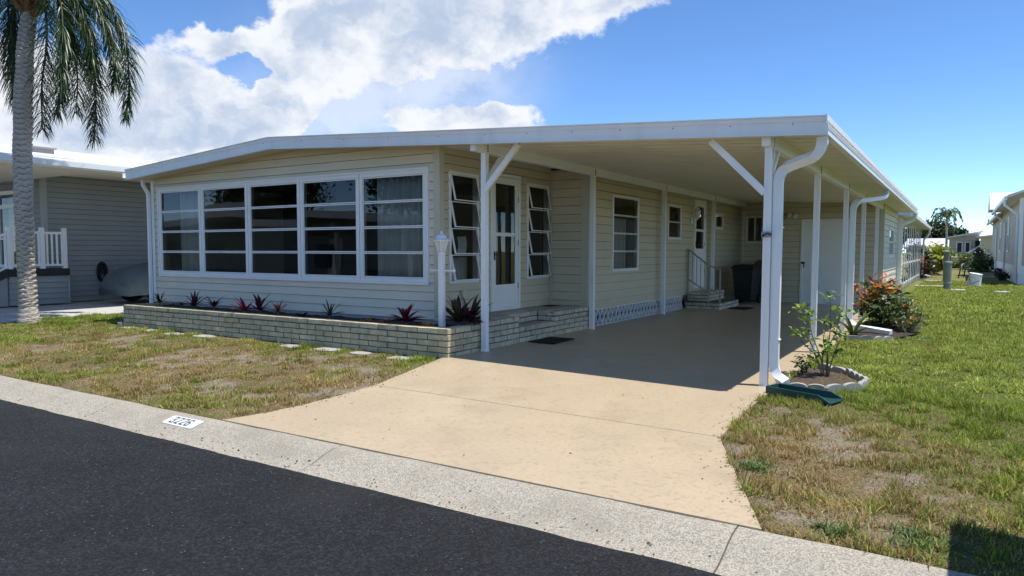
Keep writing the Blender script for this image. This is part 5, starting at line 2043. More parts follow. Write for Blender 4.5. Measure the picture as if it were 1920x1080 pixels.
PG = [(0.028, 0.062, 0.016), (0.020, 0.045, 0.012), (0.045, 0.085, 0.022), (0.012, 0.028, 0.008), (0.06, 0.10, 0.03)]
FR = [[(0.1, 0, 6.6), (0.8, 0.1, 6.95), (1.5, 0.2, 6.35), (1.85, 0.3, 5.4), (1.78, 0.35, 4.75)],
      [(0.1, 0.1, 6.6), (0.6, 0.3, 6.6), (1.05, 0.5, 5.8), (1.10, 0.6, 4.7), (1.02, 0.6, 3.72)],
      [(0.1, -0.1, 6.5), (0.45, -0.2, 6.35), (0.62, -0.35, 5.5), (0.52, -0.45, 4.5), (0.56, -0.5, 3.75)],
      [(0.1, -0.1, 6.6), (0.75, -0.4, 6.75), (1.30, -0.7, 6.0), (1.38, -0.8, 4.9), (1.20, -0.8, 4.0)],
      [(0.1, 0.1, 6.6), (0.9, 0.6, 7.0), (1.55, 1.0, 6.2), (1.60, 1.2, 5.0), (1.45, 1.2, 4.3)],
      [(0.1, 0.0, 6.55), (0.5, 0.15, 6.5), (0.80, 0.25, 5.7), (0.85, 0.3, 4.9), (0.78, 0.3, 4.2)],
      [(0.1, 0.0, 6.6), (0.7, -0.15, 6.85), (1.25, -0.25, 6.4), (1.62, -0.2, 5.6), (1.55, -0.2, 4.9)],
      [(-0.1, 0, 6.55), (-0.5, 0.1, 6.55), (-0.72, 0.15, 5.7), (-0.66, 0.2, 4.7), (-0.58, 0.2, 4.2)],
      [(-0.1, 0.1, 6.6), (-0.8, 0.3, 6.85), (-1.1, 0.5, 5.9), (-1.05, 0.6, 4.6)],
      [(-0.1, -0.1, 6.6), (-0.7, -0.5, 6.8), (-1.0, -0.8, 5.9), (-0.95, -0.9, 4.9)],
      [(0, 0.1, 6.7), (0.1, 0.9, 7.6), (0.2, 1.8, 7.5), (0.2, 2.4, 6.6)],
      [(0, -0.1, 6.7), (-0.1, -0.9, 7.6), (-0.2, -1.7, 7.4), (-0.2, -2.2, 6.5)],
      [(0, 0, 6.8), (-0.6, 0.2, 7.9), (-1.5, 0.3, 8.1), (-2.3, 0.3, 7.4)],
      [(0, 0, 6.8), (0.6, -0.2, 7.9), (1.5, -0.3, 8.1), (2.3, -0.3, 7.3)],
      [(0, 0, 6.8), (0.1, 0.1, 8.0), (0.3, 0.3, 8.9), (0.9, 0.6, 9.2)]]
for i, f in enumerate(FR):
    frond([FP(*p) for p in f], 560 if i < 10 else 170, 0.62, 100 + i, palm, PG, wd=0.013)

# ================================================================ GREY HOUSE ON THE LEFT
gh = thing('grey_house', 'grey sided neighbouring house with white roof behind the palm', 'house', (-20, 4, 0.1))
wall(gh, 'side_wall', 'x', -18.0, 1, 1.12, 7.5, 0.09, 3.40, [], 0.135, 'siding_grey')
wall(gh, 'front_wall', 'y', 1.12, -1, -26.0, -18.0, 0.09, 3.40, [(-20.45, -19.0, 0.95, 3.02)], 0.135, 'siding_grey')
box('corner_board', 'trim_grey', gh, -18.08, -17.965, 1.085, 1.0975, 0.09, 3.39)
box('corner_board', 'trim_grey', gh, -17.9755, -17.965, 1.098, 1.20, 0.09, 3.39)
# door with transom at the left edge of the picture
dm = MB()
frame_x(dm, 'y', 1.12, -1, -20.45, -19.0, 0.95, 3.02, 0.10, -0.05, 0.05)
gd = dm.build('door', 'white_trim', gh)
MB().box(-20.35, -19.1, 1.08, 1.16, 2.55, 2.66).build('transom_bar', 'white_trim', gd)
MB().box(-20.35, -19.1, 1.08, 1.16, 1.72, 1.78).build('lock_rail', 'white_trim', gd)
MB().quad((-20.35, 1.12, 0.96), (-19.1, 1.12, 0.96), (-19.1, 1.12, 2.92), (-20.35, 1.12, 2.92)).build('pane', 'glass', gd)
box('inner_blind', 'curtain', gd, -20.3, -19.15, 1.30, 1.32, 1.8, 2.9)
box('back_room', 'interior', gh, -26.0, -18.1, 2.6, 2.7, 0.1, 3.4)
# low gable roof running front to back with a deep eave over the drive
ER, RZ = -14.9, 4.55
rf_ = MB()
rf_.hexa([(ER + 0.05, -1.6, 3.26), (ER + 0.05, 9, 3.26), (-22, 9, 4.38), (-22, -1.6, 4.38), (ER + 0.05, -1.6, 3.40), (ER + 0.05, 9, 3.40), (-22, 9, 4.53), (-22, -1.6, 4.53)])
rf_.hexa([(-22.001, -1.6, 4.38), (-22.001, 9, 4.38), (-29, 9, 3.2), (-29, -1.6, 3.2), (-22.001, -1.6, 4.53), (-22.001, 9, 4.53), (-29, 9, 3.35), (-29, -1.6, 3.35)])
ghr = rf_.build('roof', 'roof_white', gh)
cl_ = MB().hexa([(-17.95, 1.0, 3.36), (ER + 0.03, 1.0, 3.243), (ER + 0.03, 9, 3.243), (-17.95, 9, 3.36), (-17.95, 1.0, 3.375), (ER + 0.03, 1.0, 3.258), (ER + 0.03, 9, 3.258), (-17.95, 9, 3.375)])
cl_.build('ceiling', 'ceiling_white', gh)
box('ceiling', 'ceiling_white', gh, -29, ER + 0.03, -1.55, 0.999, 3.243, 3.258)
ef = MB()
ef.box(ER + 0.03, ER + 0.06, -1.62, 9, 3.235, 3.40)
ef.box(ER + 0.0605, ER + 0.16, -1.62, 9, 3.262, 3.272)
ef.box(ER + 0.15, ER + 0.16, -1.62, 9, 3.2725, 3.37)
ef.build('gutter', 'white_metal', gh)
MB().tube([(ER + 0.1, -0.62, 3.26), (ER + 0.1, -0.62, 3.12), (ER - 0.02, -0.62, 3.02)], 1.0, 8, True, sx=0.05, sy=0.04, side=(0, 1, 0)).build('downspout', 'white_metal', gh)
MB().box(-18.2, -18.0, 0.9, 1.5, 4.02, 4.06).box(-18.16, -18.04, 0.95, 1.45, 3.90, 4.0195).build('roof_vent', 'rail_grey', ghr)
MB().box(-17.2, -17.1, 4.3, 4.45, 3.80, 3.90).build('roof_vent', 'rail_grey', ghr)
# entry deck with white railing
dk = thing('entry_deck', 'raised entry deck with white picket railing and dark rim', 'deck', (-18.8, 0.7, 0.1))
wall(dk, 'deck_side', 'x', -17.52, 1, 0.10, 1.42, 0.10, 0.80, [], 0.135, 'siding_grey')
wall(dk, 'deck_front', 'y', 0.10, -1, -19.9, -17.52, 0.10, 0.80, [], 0.135, 'siding_grey')
box('corner_board', 'trim_grey', dk, -17.535, -17.49, 1.421, 1.45, 0.10, 0.80)
box('rim_board', 'deck_dark', dk, -19.9, -17.495, 0.07, 1.08, 0.802, 0.985)
box('rim_board', 'deck_dark', dk, -17.96, -17.495, 1.0805, 1.46, 0.802, 0.985)


def picket_rail(parent, p, q, zb_p, zb_q, h=0.92, n=7, posts=(True, True)):
    p, q = Vector(p), Vector(q)
    for t, on, zb_ in ((0, posts[0], zb_p), (1, posts[1], zb_q)):
        if on:
            c = p + (q - p) * t
            MB().box(c.x - 0.05, c.x + 0.05, c.y - 0.05, c.y + 0.05, zb_, zb_ + h + 0.10).build('post', 'white_trim', parent, bevel=0.005)
    for zo, hh in ((0.09, 0.05), (h - 0.03, 0.06)):
        MB().beam((p.x, p.y, zb_p + zo), (q.x, q.y, zb_q + zo), 0.05, hh).build('rail', 'white_trim', parent)
    for i in range(n):
        t = (i + 0.5) / n
        c = p + (q - p) * t
        zb_ = zb_p + (zb_q - zb_p) * t
        MB().box(c.x - 0.018, c.x + 0.018, c.y - 0.018, c.y + 0.018, zb_ + 0.10, zb_ + h - 0.05).build('picket', 'white_trim', parent)


picket_rail(dk, (-17.57, 0.14), (-17.57, 0.86), 0.985, 0.985, n=5)
picket_rail(dk, (-17.57, 0.92), (-17.57, 1.38), 0.985, 0.985, n=4, posts=(False, True))
st_ = MB()
for i in range(5):
    st_.box(-19.9, -17.55, 0.07 - 0.28 * (i + 1), 0.068 - 0.28 * i, 0.09, 0.80 - 0.15 * i)
st_.build('stairs', 'siding_grey', dk)
MB().hexa([(-17.545, -1.3, 0.10), (-17.50, -1.3, 0.10), (-17.50, 0.065, 0.80), (-17.545, 0.065, 0.80), (-17.545, -1.3, 0.30), (-17.50, -1.3, 0.30), (-17.50, 0.065, 0.985), (-17.545, 0.065, 0.985)]).build('stringer', 'deck_dark', dk)
picket_rail(dk, (-17.6, -1.3), (-17.57, 0.14), 0.22, 0.985, n=8, posts=(True, False))
# tyre against the wall and the covered car
ty = thing('spare_tyre', 'black oval hose reel hanging on the grey house wall', 'hose reel', (-17.9, 2.55, 0.7))
mb = MB()
ringp = [(-17.93, 2.50 + 0.10 * math.cos(2 * math.pi * i / 20), 0.86 + 0.24 * math.sin(2 * math.pi * i / 20)) for i in range(21)]
mb.tube(ringp, 0.045, 8, False)
mb.build('coil', 'black_rubber', ty, smooth=True)
MB().box(-17.975, -17.94, 2.46, 2.54, 0.80, 1.0).build('bracket', 'black_metal', ty)
ty.name = 'hose_reel'
car = thing('covered_car', 'car under a grey green fabric cover parked beside the grey house', 'car', (-16.4, 4.6, 0.06))
prof_y = [2.02, 2.10, 2.35, 2.9, 3.4, 4.0, 5.6, 6.4, 7.0, 7.2]
prof_h = [0.62, 0.86, 0.98, 1.08, 1.22, 1.50, 1.54, 1.30, 1.05, 0.7]
mb = MB()
sec = 15
for yv, hv in zip(prof_y, prof_h):
    for j in range(sec):
        a = math.pi * j / (sec - 1)
        cx_ = math.cos(a)
        sx_ = math.sin(a)
        wv = 0.86 if 2.7 < yv < 7.1 else 0.72
        x = -16.5 + wv * (abs(cx_) ** 0.55) * (1 if cx_ > 0 else -1)
        z = 0.30 + (hv - 0.30) * (sx_ ** 0.6) + 0.012 * math.sin(yv * 9 + j * 2.2)
        mb.v.append((x + 0.012 * math.sin(j * 3.1 + yv * 7), yv, z))
for i in range(len(prof_y) - 1):
    for j in range(sec - 1):
        a = i * sec + j
        mb.f.append((a, a + sec, a + sec + 1, a + 1))
mb.f.append(tuple(range(sec)))
mb.f.append(tuple(reversed(range((len(prof_y) - 1) * sec, len(prof_y) * sec))))
mb.build('cover', 'tarp', car, smooth=True)
for (x, y) in ((-17.15, 2.85), (-15.85, 2.85), (-17.15, 6.2), (-15.85, 6.2)):
    w = MB().lathe([(0.05, -0.1), (0.30, -0.1), (0.315, 0), (0.30, 0.1), (0.05, 0.1)], (0, 0, 0), 18).build('wheel', 'black_rubber', car)
    w.matrix_basis = Matrix.Translation((x, y, 0.38)) @ Matrix.Rotation(RAD(90), 4, 'Y')

# ================================================================ BUILDINGS ON THE RIGHT AND BEHIND
def lap_mesh(mb, ax, pos, sgn, u0, u1, z0, z1, course=0.14, t=0.02):
    z = z0
    while z < z1 - 0.01:
        zt_ = min(z + course, z1)
        def P(u, zz, o):
            return (u, pos + sgn * o, zz) if ax == 'y' else (pos + sgn * o, u, zz)
        mb.add([P(u0, z, -0.1), P(u1, z, -0.1), P(u1, z, t), P(u0, z, t), P(u0, zt_, -0.1), P(u1, zt_, -0.1), P(u1, zt_, 0.003), P(u0, zt_, 0.003)], MB.BOXF)
        z += course


th = thing('tan_house', 'tan sided house with white skirting at the right edge', 'house', (8, 45, 0))
RX, RY0, RY1 = 4.0, 31.0, 63.0
mb = MB()
lap_mesh(mb, 'x', RX, -1, RY0, RY1, 0.82, 3.86)
lap_mesh(mb, 'y', RY0, -1, RX + 0.02, 13, 0.82, 3.86)
mb.build('siding', 'siding_tan', th)
sk = MB()
sk.box(RX - 0.01, RX + 0.05, RY0 - 0.01, RY1, -0.1, 0.815)
sk.box(RX + 0.051, 13, RY0 - 0.012, RY0 + 0.05, -0.1, 0.816)
sk.build('skirting', 'white_trim', th)
box('corner_board', 'white_trim', th, RX - 0.045, RX + 0.10, RY0 - 0.045, RY0 - 0.022, 0.5, 3.86)
box('corner_board', 'white_trim', th, RX - 0.045, RX - 0.022, RY0 - 0.0215, RY0 + 0.35, 0.5, 3.86)
for (ya, yb) in ((38.6, 40.2), (47.0, 48.8)):
    m2_ = MB()
    frame_x(m2_, 'x', RX, -1, ya, yb, 1.45, 3.35, 0.12, -0.02, 0.06)
    m2_.box(RX - 0.055, RX + 0.01, ya + 0.12, yb - 0.12, 2.36, 2.46)
    wv_ = m2_.build('window', 'white_trim', th)
    MB().quad((RX - 0.03, yb - 0.1, 1.55), (RX - 0.03, ya + 0.1, 1.55), (RX - 0.03, ya + 0.1, 2.38), (RX - 0.03, yb - 0.1, 2.38)).build('pane', 'black_metal', wv_)
    MB().quad((RX - 0.03, yb - 0.1, 2.42), (RX - 0.03, ya + 0.1, 2.42), (RX - 0.03, ya + 0.1, 3.25), (RX - 0.03, yb - 0.1, 3.25)).build('blind', 'white_trim', wv_)
r_ = MB()
EX, EZ = 3.45, 3.86
r_.hexa([(EX, RY0 - 0.6, EZ), (EX, 46, EZ), (9, 46, EZ + 2.0), (9, RY0 - 0.6, EZ + 2.0), (EX, RY0 - 0.6, EZ + 0.10), (EX, 46, EZ + 0.10), (9, 46, EZ + 2.1), (9, RY0 - 0.6, EZ + 2.1)])
r_.hexa([(EX + 0.25, 46.01, EZ - 0.1), (EX + 0.25, RY1 + 0.5, EZ - 0.1), (9, RY1 + 0.5, EZ + 1.6), (9, 46.01, EZ + 1.6), (EX + 0.25, 46.01, EZ), (EX + 0.25, RY1 + 0.5, EZ), (9, RY1 + 0.5, EZ + 1.7), (9, 46.01, EZ + 1.7)])
r_.build('roof', 'roof_white', th)
# cross gable over the far windows
gg = MB()
gg.add([(EX - 0.25, 43.5, EZ + 0.12), (EX - 0.25, 47.5, EZ + 0.12), (EX - 0.25, 45.5, EZ + 1.25), (8, 43.5, EZ + 0.12), (8, 47.5, EZ + 0.12), (8, 45.5, EZ + 1.25)],
       [(0, 2, 1), (3, 4, 5), (0, 3, 5, 2), (1, 2, 5, 4), (0, 1, 4, 3)])
gg.build('cross_gable', 'roof_white', th)
ge = MB()
ge.box(EX - 0.10, EX - 0.003, RY0 - 0.6, 46, EZ - 0.12, EZ + 0.05)
ge.box(EX + 0.12, EX + 0.245, 46.01, RY1 + 0.5, EZ - 0.22, EZ - 0.05)
ge.build('gutter', 'white_metal', th)
for (y, c) in ((RY0 + 0.25, 0), (41.5, 1), (52.5, 2)):
    MB().tube([(EX - 0.05, y, EZ - 0.1), (EX - 0.05, y, EZ - 0.3), (RX - 0.09, y, EZ - 0.75), (RX - 0.09, y, 0.05)], 1.0, 8, True, sx=0.07, sy=0.06, side=(0, 1, 0)).build('downspout', 'white_metal', th)
sb_ = shrub('dark_hedge', 'dark round hedge at the far end of the tan house', 'shrub', (3.3, 56.0, -0.05), (0.9, 1.6, 0.62), 40, 30, 0.2, 0.22, GREENS, 31)
for i, (y, s_) in enumerate(((36.5, 0.35), (42.0, 0.4))):
    shrub('wall_shrub', ('small dark shrub at the near base of the tan house wall', 'small dark shrub further along the base of the tan house wall')[i], 'shrub', (3.72, y, -0.05), (0.22, 0.4, 0.25), 14, 24, 0.07, 0.12, [(0.02, 0.03, 0.012), (0.03, 0.045, 0.015)], 51 + i, stems=3)

# white house behind with the slatted porch
ph = thing('slatted_porch_house', 'white house with a slatted porch just behind the shed', 'house', (-1.5, 28, 0))
mb = MB()
lap_mesh(mb, 'y', 20.0, -1, -3.0, -0.02, 0.0, 2.75, 0.155)
lap_mesh(mb, 'x', -0.02, 1, 20.0, 21.6, 0.0, 2.75, 0.155)
mb.build('siding', 'siding_white', ph)
box('inner_wall', 'siding_grey', ph, -2.7, -2.6, 21.7, 40, 0.0, 2.75)
for i in range(10):
    y = 22.6 + i * 1.45
    wd_ = 0.13 if i % 4 == 3 else 0.05
    MB().box(-0.03, 0.0, y - wd_, y + wd_, 0.0, 2.62).build('slat', 'white_trim', ph)
box('rail', 'white_trim', ph, -0.06, -0.031, 21.61, 37.0, 0.20, 0.28)
box('rail', 'white_trim', ph, -0.06, -0.031, 21.61, 37.0, 0.98, 1.06)
r_ = MB()
r_.hexa([(0.30, 19.6, 2.66), (0.30, 38, 2.66), (-6, 38, 3.45), (-6, 19.6, 3.45), (0.30, 19.6, 2.80), (0.30, 38, 2.80), (-6, 38, 3.6), (-6, 19.6, 3.6)])
r_.build('roof', 'roof_white', ph)
box('gutter', 'white_metal', ph, 0.301, 0.40, 19.6, 38, 2.66, 2.80)
MB().tube([(0.36, 36.5, 2.66), (0.34, 36.5, 2.4), (0.10, 36.3, 2.1), (0.08, 36.3, 0.25), (0.5, 36.0, 0.12)], 1.0, 8, True, sx=0.06, sy=0.05, side=(0, 1, 0)).build('downspout', 'white_metal', ph)

shrub('yellow_croton', 'round yellow green shrub behind the slatted porch', 'shrub', (0.45, 45.0, -0.05), (0.70, 1.0, 0.95), 60, 40, 0.16, 0.24, [(0.30, 0.34, 0.04), (0.42, 0.44, 0.05), (0.10, 0.15, 0.03)], 61, tops=[(0.55, 0.55, 0.06), (0.42, 0.46, 0.05)])
shrub('red_croton', 'dark red croton in the bed by the slatted porch', 'shrub', (0.02, 36.8, -0.05), (0.40, 0.7, 0.52), 40, 30, 0.13, 0.16, [(0.05, 0.04, 0.02), (0.12, 0.03, 0.02), (0.04, 0.06, 0.02)], 62, tops=[(0.35, 0.10, 0.04), (0.22, 0.05, 0.03)], matn='leaf_dark')
shrub('dark_shrub', 'tall dark shrub against the slatted porch', 'shrub', (-0.25, 39.8, -0.05), (0.55, 1.0, 0.95), 50, 34, 0.17, 0.2, [(0.02, 0.035, 0.012), (0.03, 0.05, 0.018)], 63, matn='leaf_dark')
box('bed_edging', 'concrete_pale', None, -0.1, 0.62, 34.3, 34.5, -0.06, 0.05)
tag(bpy.data.objects['bed_edging'], 'pale concrete edging of the croton bed by the slatted porch', 'edging')

# far houses
fh = thing('far_tan_house', 'far pinkish tan house with white window frames beyond the lawn', 'house', (2, 76, 0))
mb = MB()
lap_mesh(mb, 'y', 75.0, -1, 0.85, 3.35, 0.2, 2.75, 0.2)
mb.add([(0.85, 74.99, 2.75), (3.35, 74.99, 2.75), (3.35, 74.99, 3.25), (0.85, 75.2, 2.76)], [(0, 1, 2, 3)])
mb.build('siding', 'siding_tan', fh)
MB().hexa([(0.6, 74.4, 2.78), (3.6, 74.4, 3.38), (3.6, 85, 3.38), (0.6, 85, 2.78), (0.6, 74.4, 2.90), (3.6, 74.4, 3.50), (3.6, 85, 3.5), (0.6, 85, 2.9)]).build('roof', 'roof_white', fh)
for (xa, xb) in ((1.45, 2.0), (2.15, 2.65)):
    m2_ = MB()
    frame_x(m2_, 'y', 75.0, -1, xa, xb, 1.35, 2.45, 0.09, -0.02, 0.06)
    wv_ = m2_.build('window', 'white_trim', fh)
    MB().quad((xa + 0.08, 74.96, 1.44), (xb - 0.08, 74.96, 1.44), (xb - 0.08, 74.96, 2.37), (xa + 0.08, 74.96, 2.37)).build('pane', 'black_metal', wv_)
ch_ = thing('far_cream_house', 'far plain cream wall beyond the dark hedge', 'house', (4.2, 72, 0))
box('wall', 'siding_cream', ch_, 3.35, 6.5, 71, 71.2, 0, 2.9)
MB().hexa([(3.1, 70.5, 2.75), (6.8, 70.5, 3.25), (6.8, 80, 3.25), (3.1, 80, 2.75), (3.1, 70.5, 2.88), (6.8, 70.5, 3.38), (6.8, 80, 3.38), (3.1, 80, 2.88)]).build('roof', 'roof_white', ch_)
box('dark_gap', 'dark_void', ch_, 3.0, 3.34, 71.05, 78, 0.0, 2.5)  # near-black box filling the dark gap beside the wall
wh_ = thing('far_white_house', 'far low white house left of the far palm', 'house', (-1.2, 95, 0))
box('wall', 'siding_white', wh_, -4.0, 0.9, 95, 95.2, 0, 2.0)
MB().hexa([(-4.3, 94.6, 1.95), (1.2, 94.6, 1.95), (1.2, 103, 3.1), (-4.3, 103, 3.1), (-4.3, 94.6, 2.1), (1.2, 94.6, 2.1), (1.2, 103, 3.25), (-4.3, 103, 3.25)]).build('roof', 'roof_white', wh_)
# stair and awning side of the tan house
aw_ = thing('white_handrail', 'white sloping handrail in front of the far cream wall', 'railing', (2.9, 66, 0))
MB().beam((2.35, 66, 1.35), (3.3, 66, 2.0), 0.12, 0.16).build('rail', 'white_trim', aw_)
MB().box(2.36, 2.44, 65.96, 66.04, -0.05, 1.35).build('post', 'white_trim', aw_)
MB().box(3.24, 3.32, 65.96, 66.04, -0.05, 1.95).build('post', 'white_trim', aw_)
shrub('far_yellow_shrub', 'small yellow green shrub beside the far tan house', 'shrub', (2.1, 62, -0.05), (0.5, 0.8, 0.65), 30, 26, 0.16, 0.22, [(0.16, 0.20, 0.05), (0.26, 0.30, 0.06), (0.07, 0.10, 0.03)], 71)
shrub('far_green_shrub', 'round green shrub under the far palm', 'shrub', (1.1, 68, -0.05), (0.95, 1.2, 0.75), 40, 30, 0.2, 0.25, GREENS, 72)
shrub('far_black_hedge', 'tall black green hedge in front of the far cream wall', 'shrub', (3.05, 64, -0.05), (0.48, 0.8, 0.95), 40, 30, 0.16, 0.2, [(0.012, 0.018, 0.008), (0.02, 0.03, 0.012)], 73, matn='leaf_dark')

# utility pieces on the back lawn
up = thing('utility_pedestal', 'grey green utility pedestal standing on the back lawn', 'pedestal', (1.385, 25.0, -0.03))
MB().lathe([(0.135, 0.0), (0.135, 1.02), (0.15, 1.03), (0.15, 1.08), (0.13, 1.12), (0.02, 1.14)], (1.385, 25.0, -0.05), 18).build('body', 'utility_green', up)
MB().lathe([(0.136, 0.26), (0.145, 0.28), (0.136, 0.30)], (1.385, 25.0, -0.05), 18).build('band', 'rail_grey', up)
um = thing('meter_post', 'green meter post with a pale box behind the utility pedestal', 'meter', (1.58, 33.0, -0.03))
MB().lathe([(0.13, 0.0), (0.13, 1.45), (0.15, 1.46), (0.15, 1.52), (0.03, 1.58)], (1.22, 33.0, -0.05), 14).build('post', 'utility_green', um)
MB().box(1.40, 1.68, 32.9, 33.15, 0.95, 1.22).build('meter_box', 'siding_cream', um, bevel=0.02)
bk = thing('white_bucket', 'upturned white plastic bucket tilted on the back lawn', 'bucket', (2.3, 28.7, -0.03), local=True)
bo = MB().lathe([(0.30, 0.0), (0.27, 0.03), (0.235, 0.5), (0.25, 0.52), (0.25, 0.56), (0.02, 0.57)], (0, 0, 0), 16).build('body', 'white_trim', bk, smooth=False)
bk.rotation_euler = (RAD(4), RAD(9), 0)
MB().tube([(-0.27, -0.1, 0.45), (-0.1, -0.32, 0.10), (0.16, -0.28, 0.30)], 0.012, 6).build('handle', 'black_metal', bk)
for (x, y, lab) in ((1.75, 24.2, 'flat pale concrete pad beside the utility pedestal'), (3.1, 23.5, 'small tan valve cover in the lawn at the right edge')):
    tag(MB().box(x - 0.24, x + 0.24, y - 0.35, y + 0.35, -0.06, 0.015).build('valve_cover', 'concrete_pale', None, bevel=0.01), lab, 'cover')
bc_ = thing('parked_bicycle', 'dark bicycle leaning by the meter post', 'bicycle', (1.95, 40.0, -0.03))
for (x, y) in ((1.80, 39.6), (2.05, 40.9)):
    ringp = [(x + 0.05 * math.sin(2 * math.pi * i / 18), y + 0.33 * math.cos(2 * math.pi * i / 18), 0.33 + 0.33 * math.sin(2 * math.pi * i / 18)) for i in range(19)]
    MB().tube(ringp, 0.03, 6, False).build('wheel', 'black_rubber', bc_)
MB().tube([(1.80, 39.6, 0.33), (1.90, 40.05, 0.75), (2.02, 40.6, 0.8), (2.05, 40.9, 0.33), (1.92, 40.2, 0.35), (1.90, 40.05, 0.75)], 0.025, 6).build('frame', 'rail_grey', bc_)
MB().tube([(1.7, 39.75, 0.98), (1.85, 39.72, 1.0), (2.05, 39.75, 0.98)], 0.02, 6).build('handlebar', 'black_metal', bc_)
MB().box(1.95, 2.09, 40.5, 40.8, 0.88, 0.95).build('saddle', 'black_rubber', bc_)


# ================================================================ TREES
def tree(label, loc, h, rad, seed, pal, k=70, m=60, size=0.35, group=None, sig=None):
    t = thing('broadleaf_tree', label, 'tree', loc, group, local=True)
    cz = h - rad[2] * 0.95
    P, cl, cc = clumps((0, 0, cz), rad, k, m, sig or rad[0] * 0.16, seed, 0.35)
    r = np.random.RandomState(seed)
    tone = 0.75 + 0.5 * r.rand(k)
    V, Fc, C = leaf_quads(P, size, pal, seed + 1, 0.6, 0.6)
    C = C * np.repeat(tone[cl], 4)[:, None]
    np_mesh('crown', V, Fc, 'leaf', C, t)
    mb = MB()
    mb.tube([(0, 0, -0.2), (0.1, 0.05, cz * 0.4), (0, 0.1, cz * 0.8), (0.1, 0, cz + rad[2] * 0.4)], [h * 0.035, h * 0.026, h * 0.02, h * 0.008], 8)
    for i in range(9):
        c = cc[r.randint(len(cc))]
        mb.tube([(0, 0.05, cz * 0.55 + 0.04 * i * h), tuple((np.array(c) + np.array([0, 0, cz * 0.7])) * 0.5), tuple(c)], [h * 0.014, h * 0.008, h * 0.003], 5)
    mb.build('trunk', 'bark_dark', t)
    return t


TG = [(0.035, 0.06, 0.018), (0.05, 0.08, 0.022), (0.028, 0.048, 0.014)]
tree('dark green tree far left of the far palm', (-4.6, 112, 0), 5.2, (2.6, 2.4, 1.6), 201, TG, 60, 50, 0.4, 'far trees behind the houses')
tree('broad dark tree directly behind the far palm', (-1.6, 116, 0), 5.6, (2.8, 2.6, 1.8), 202, TG, 70, 55, 0.4, 'far trees behind the houses')
tree('lower dark tree right of the far palm', (1.2, 112, 0), 4.7, (2.0, 2.0, 1.5), 203, TG, 60, 50, 0.38, 'far trees behind the houses')
fp = thing('far_palm', 'slim palm with arching fronds rising above the far trees', 'palm', (0.45, 85, 0))
MB().tube([(0.5, 85, -0.1), (0.48, 85, 3.0), (0.42, 85, 5.2)], [0.16, 0.12, 0.10], 8).build('trunk', 'bark', fp)
for i in range(13):
    a = i * 0.483
    s_ = math.cos(a)
    L_ = 1.7
    frond([(0.42, 85, 5.15), (0.42 + 0.6 * math.cos(a) * L_ / 1.7, 85 + 0.6 * math.sin(a), 5.9 + 0.35 * math.sin(i * 2.3)), (0.42 + 1.15 * math.cos(a), 85 + 1.1 * math.sin(a), 5.75 + 0.5 * math.sin(i * 2.3)), (0.42 + 1.55 * math.cos(a), 85 + 1.5 * math.sin(a), 4.75 + 0.6 * math.sin(i * 2.3))],
          60, 0.42, 300 + i, fp, [(0.08, 0.13, 0.035), (0.12, 0.18, 0.05)], wd=0.07)

# across the street (seen only in the window glass): house and trees
oh = thing('opposite_house', 'white roofed house across the street seen reflected in the front windows', 'house', (-26, -20, -0.1))
mb = MB()
lap_mesh(mb, 'y', -17.8, 1, -44, -17.5, 0.1, 2.7, 0.3)
mb.build('siding', 'siding_grey', oh)
MB().hexa([(-45, -15.6, 2.55), (-31, -15.6, 3.2), (-31, -30, 3.2), (-45, -30, 2.55), (-45, -15.6, 2.9), (-31, -15.6, 3.55), (-31, -30, 3.55), (-45, -30, 2.9)]).build('roof', 'roof_white', oh)
MB().hexa([(-30.99, -15.6, 3.2), (-14, -15.6, 2.5), (-14, -30, 2.5), (-30.99, -30, 3.2), (-30.99, -15.6, 3.55), (-14, -15.6, 2.85), (-14, -30, 2.85), (-30.99, -30, 3.55)]).build('roof', 'roof_white', oh)
for x in (-23.5, -19.0, -15.0):
    MB().box(x - 0.08, x + 0.08, -15.9, -15.74, -0.1, 2.7).build('post', 'white_trim', oh)
for x in (-40, -36, -27):
    MB().box(x, x + 1.6, -17.77, -17.70, 1.0, 2.2).build('window', 'black_metal', oh)
MB().box(-26, -25.0, -17.76, -17.7, 0.15, 2.5).build('shutter', 'white_trim', oh)
for i, (x, y, h, rd, lab) in enumerate(((-24, -36, 10, 3.8, 'tall tree behind the opposite house, nearest to the street end'), (-36, -38, 11, 4.5, 'tall broad tree behind the middle of the opposite house'), (-50, -34, 10, 4.5, 'tall tree beyond the far end of the opposite house'))):
    tree(lab, (x, y, -0.1), h, (rd, rd, rd * 0.8), 220 + i, TG, 120, 90, 0.38, 'trees across the street', sig=0.75)

# golf cart added out of view so that its roof shades the near lawn
gc = thing('added_golf_cart', 'white golf cart added out of view to cast the lawn shadow', 'golf cart', (3.4, -3.75, -0.11))
box('roof', 'cart_white', gc, 2.34, 4.25, -4.35, -3.02, 1.66, 1.74, 0.02)
for (x, y) in ((2.55, -4.22), (2.55, -3.16), (4.05, -4.22), (4.05, -3.16)):
    MB().tube([(x, y, 0.35), (x, y, 1.665)], 0.02, 8).build('roof_post', 'black_metal', gc)
MB().hexa([(2.42, -4.25, 0.18), (4.4, -4.25, 0.18), (4.4, -3.12, 0.18), (2.42, -3.12, 0.18), (2.5, -4.22, 0.42), (4.35, -4.22, 0.62), (4.35, -3.15, 0.62), (2.5, -3.15, 0.42)]).build('body', 'cart_white', gc, bevel=0.03)
box('seat', 'seat_tan', gc, 3.1, 3.6, -4.18, -3.2, 0.60, 0.74, 0.03)
box('backrest', 'seat_tan', gc, 3.52, 3.64, -4.18, -3.2, 0.745, 1.12, 0.03)
box('windscreen', 'glass_clear', gc, 2.545, 2.555, -4.2, -3.18, 0.75, 1.6)
MB().tube([(2.65, -3.95, 0.5), (2.95, -3.95, 0.92)], 0.018, 8).build('steering_column', 'black_metal', gc)
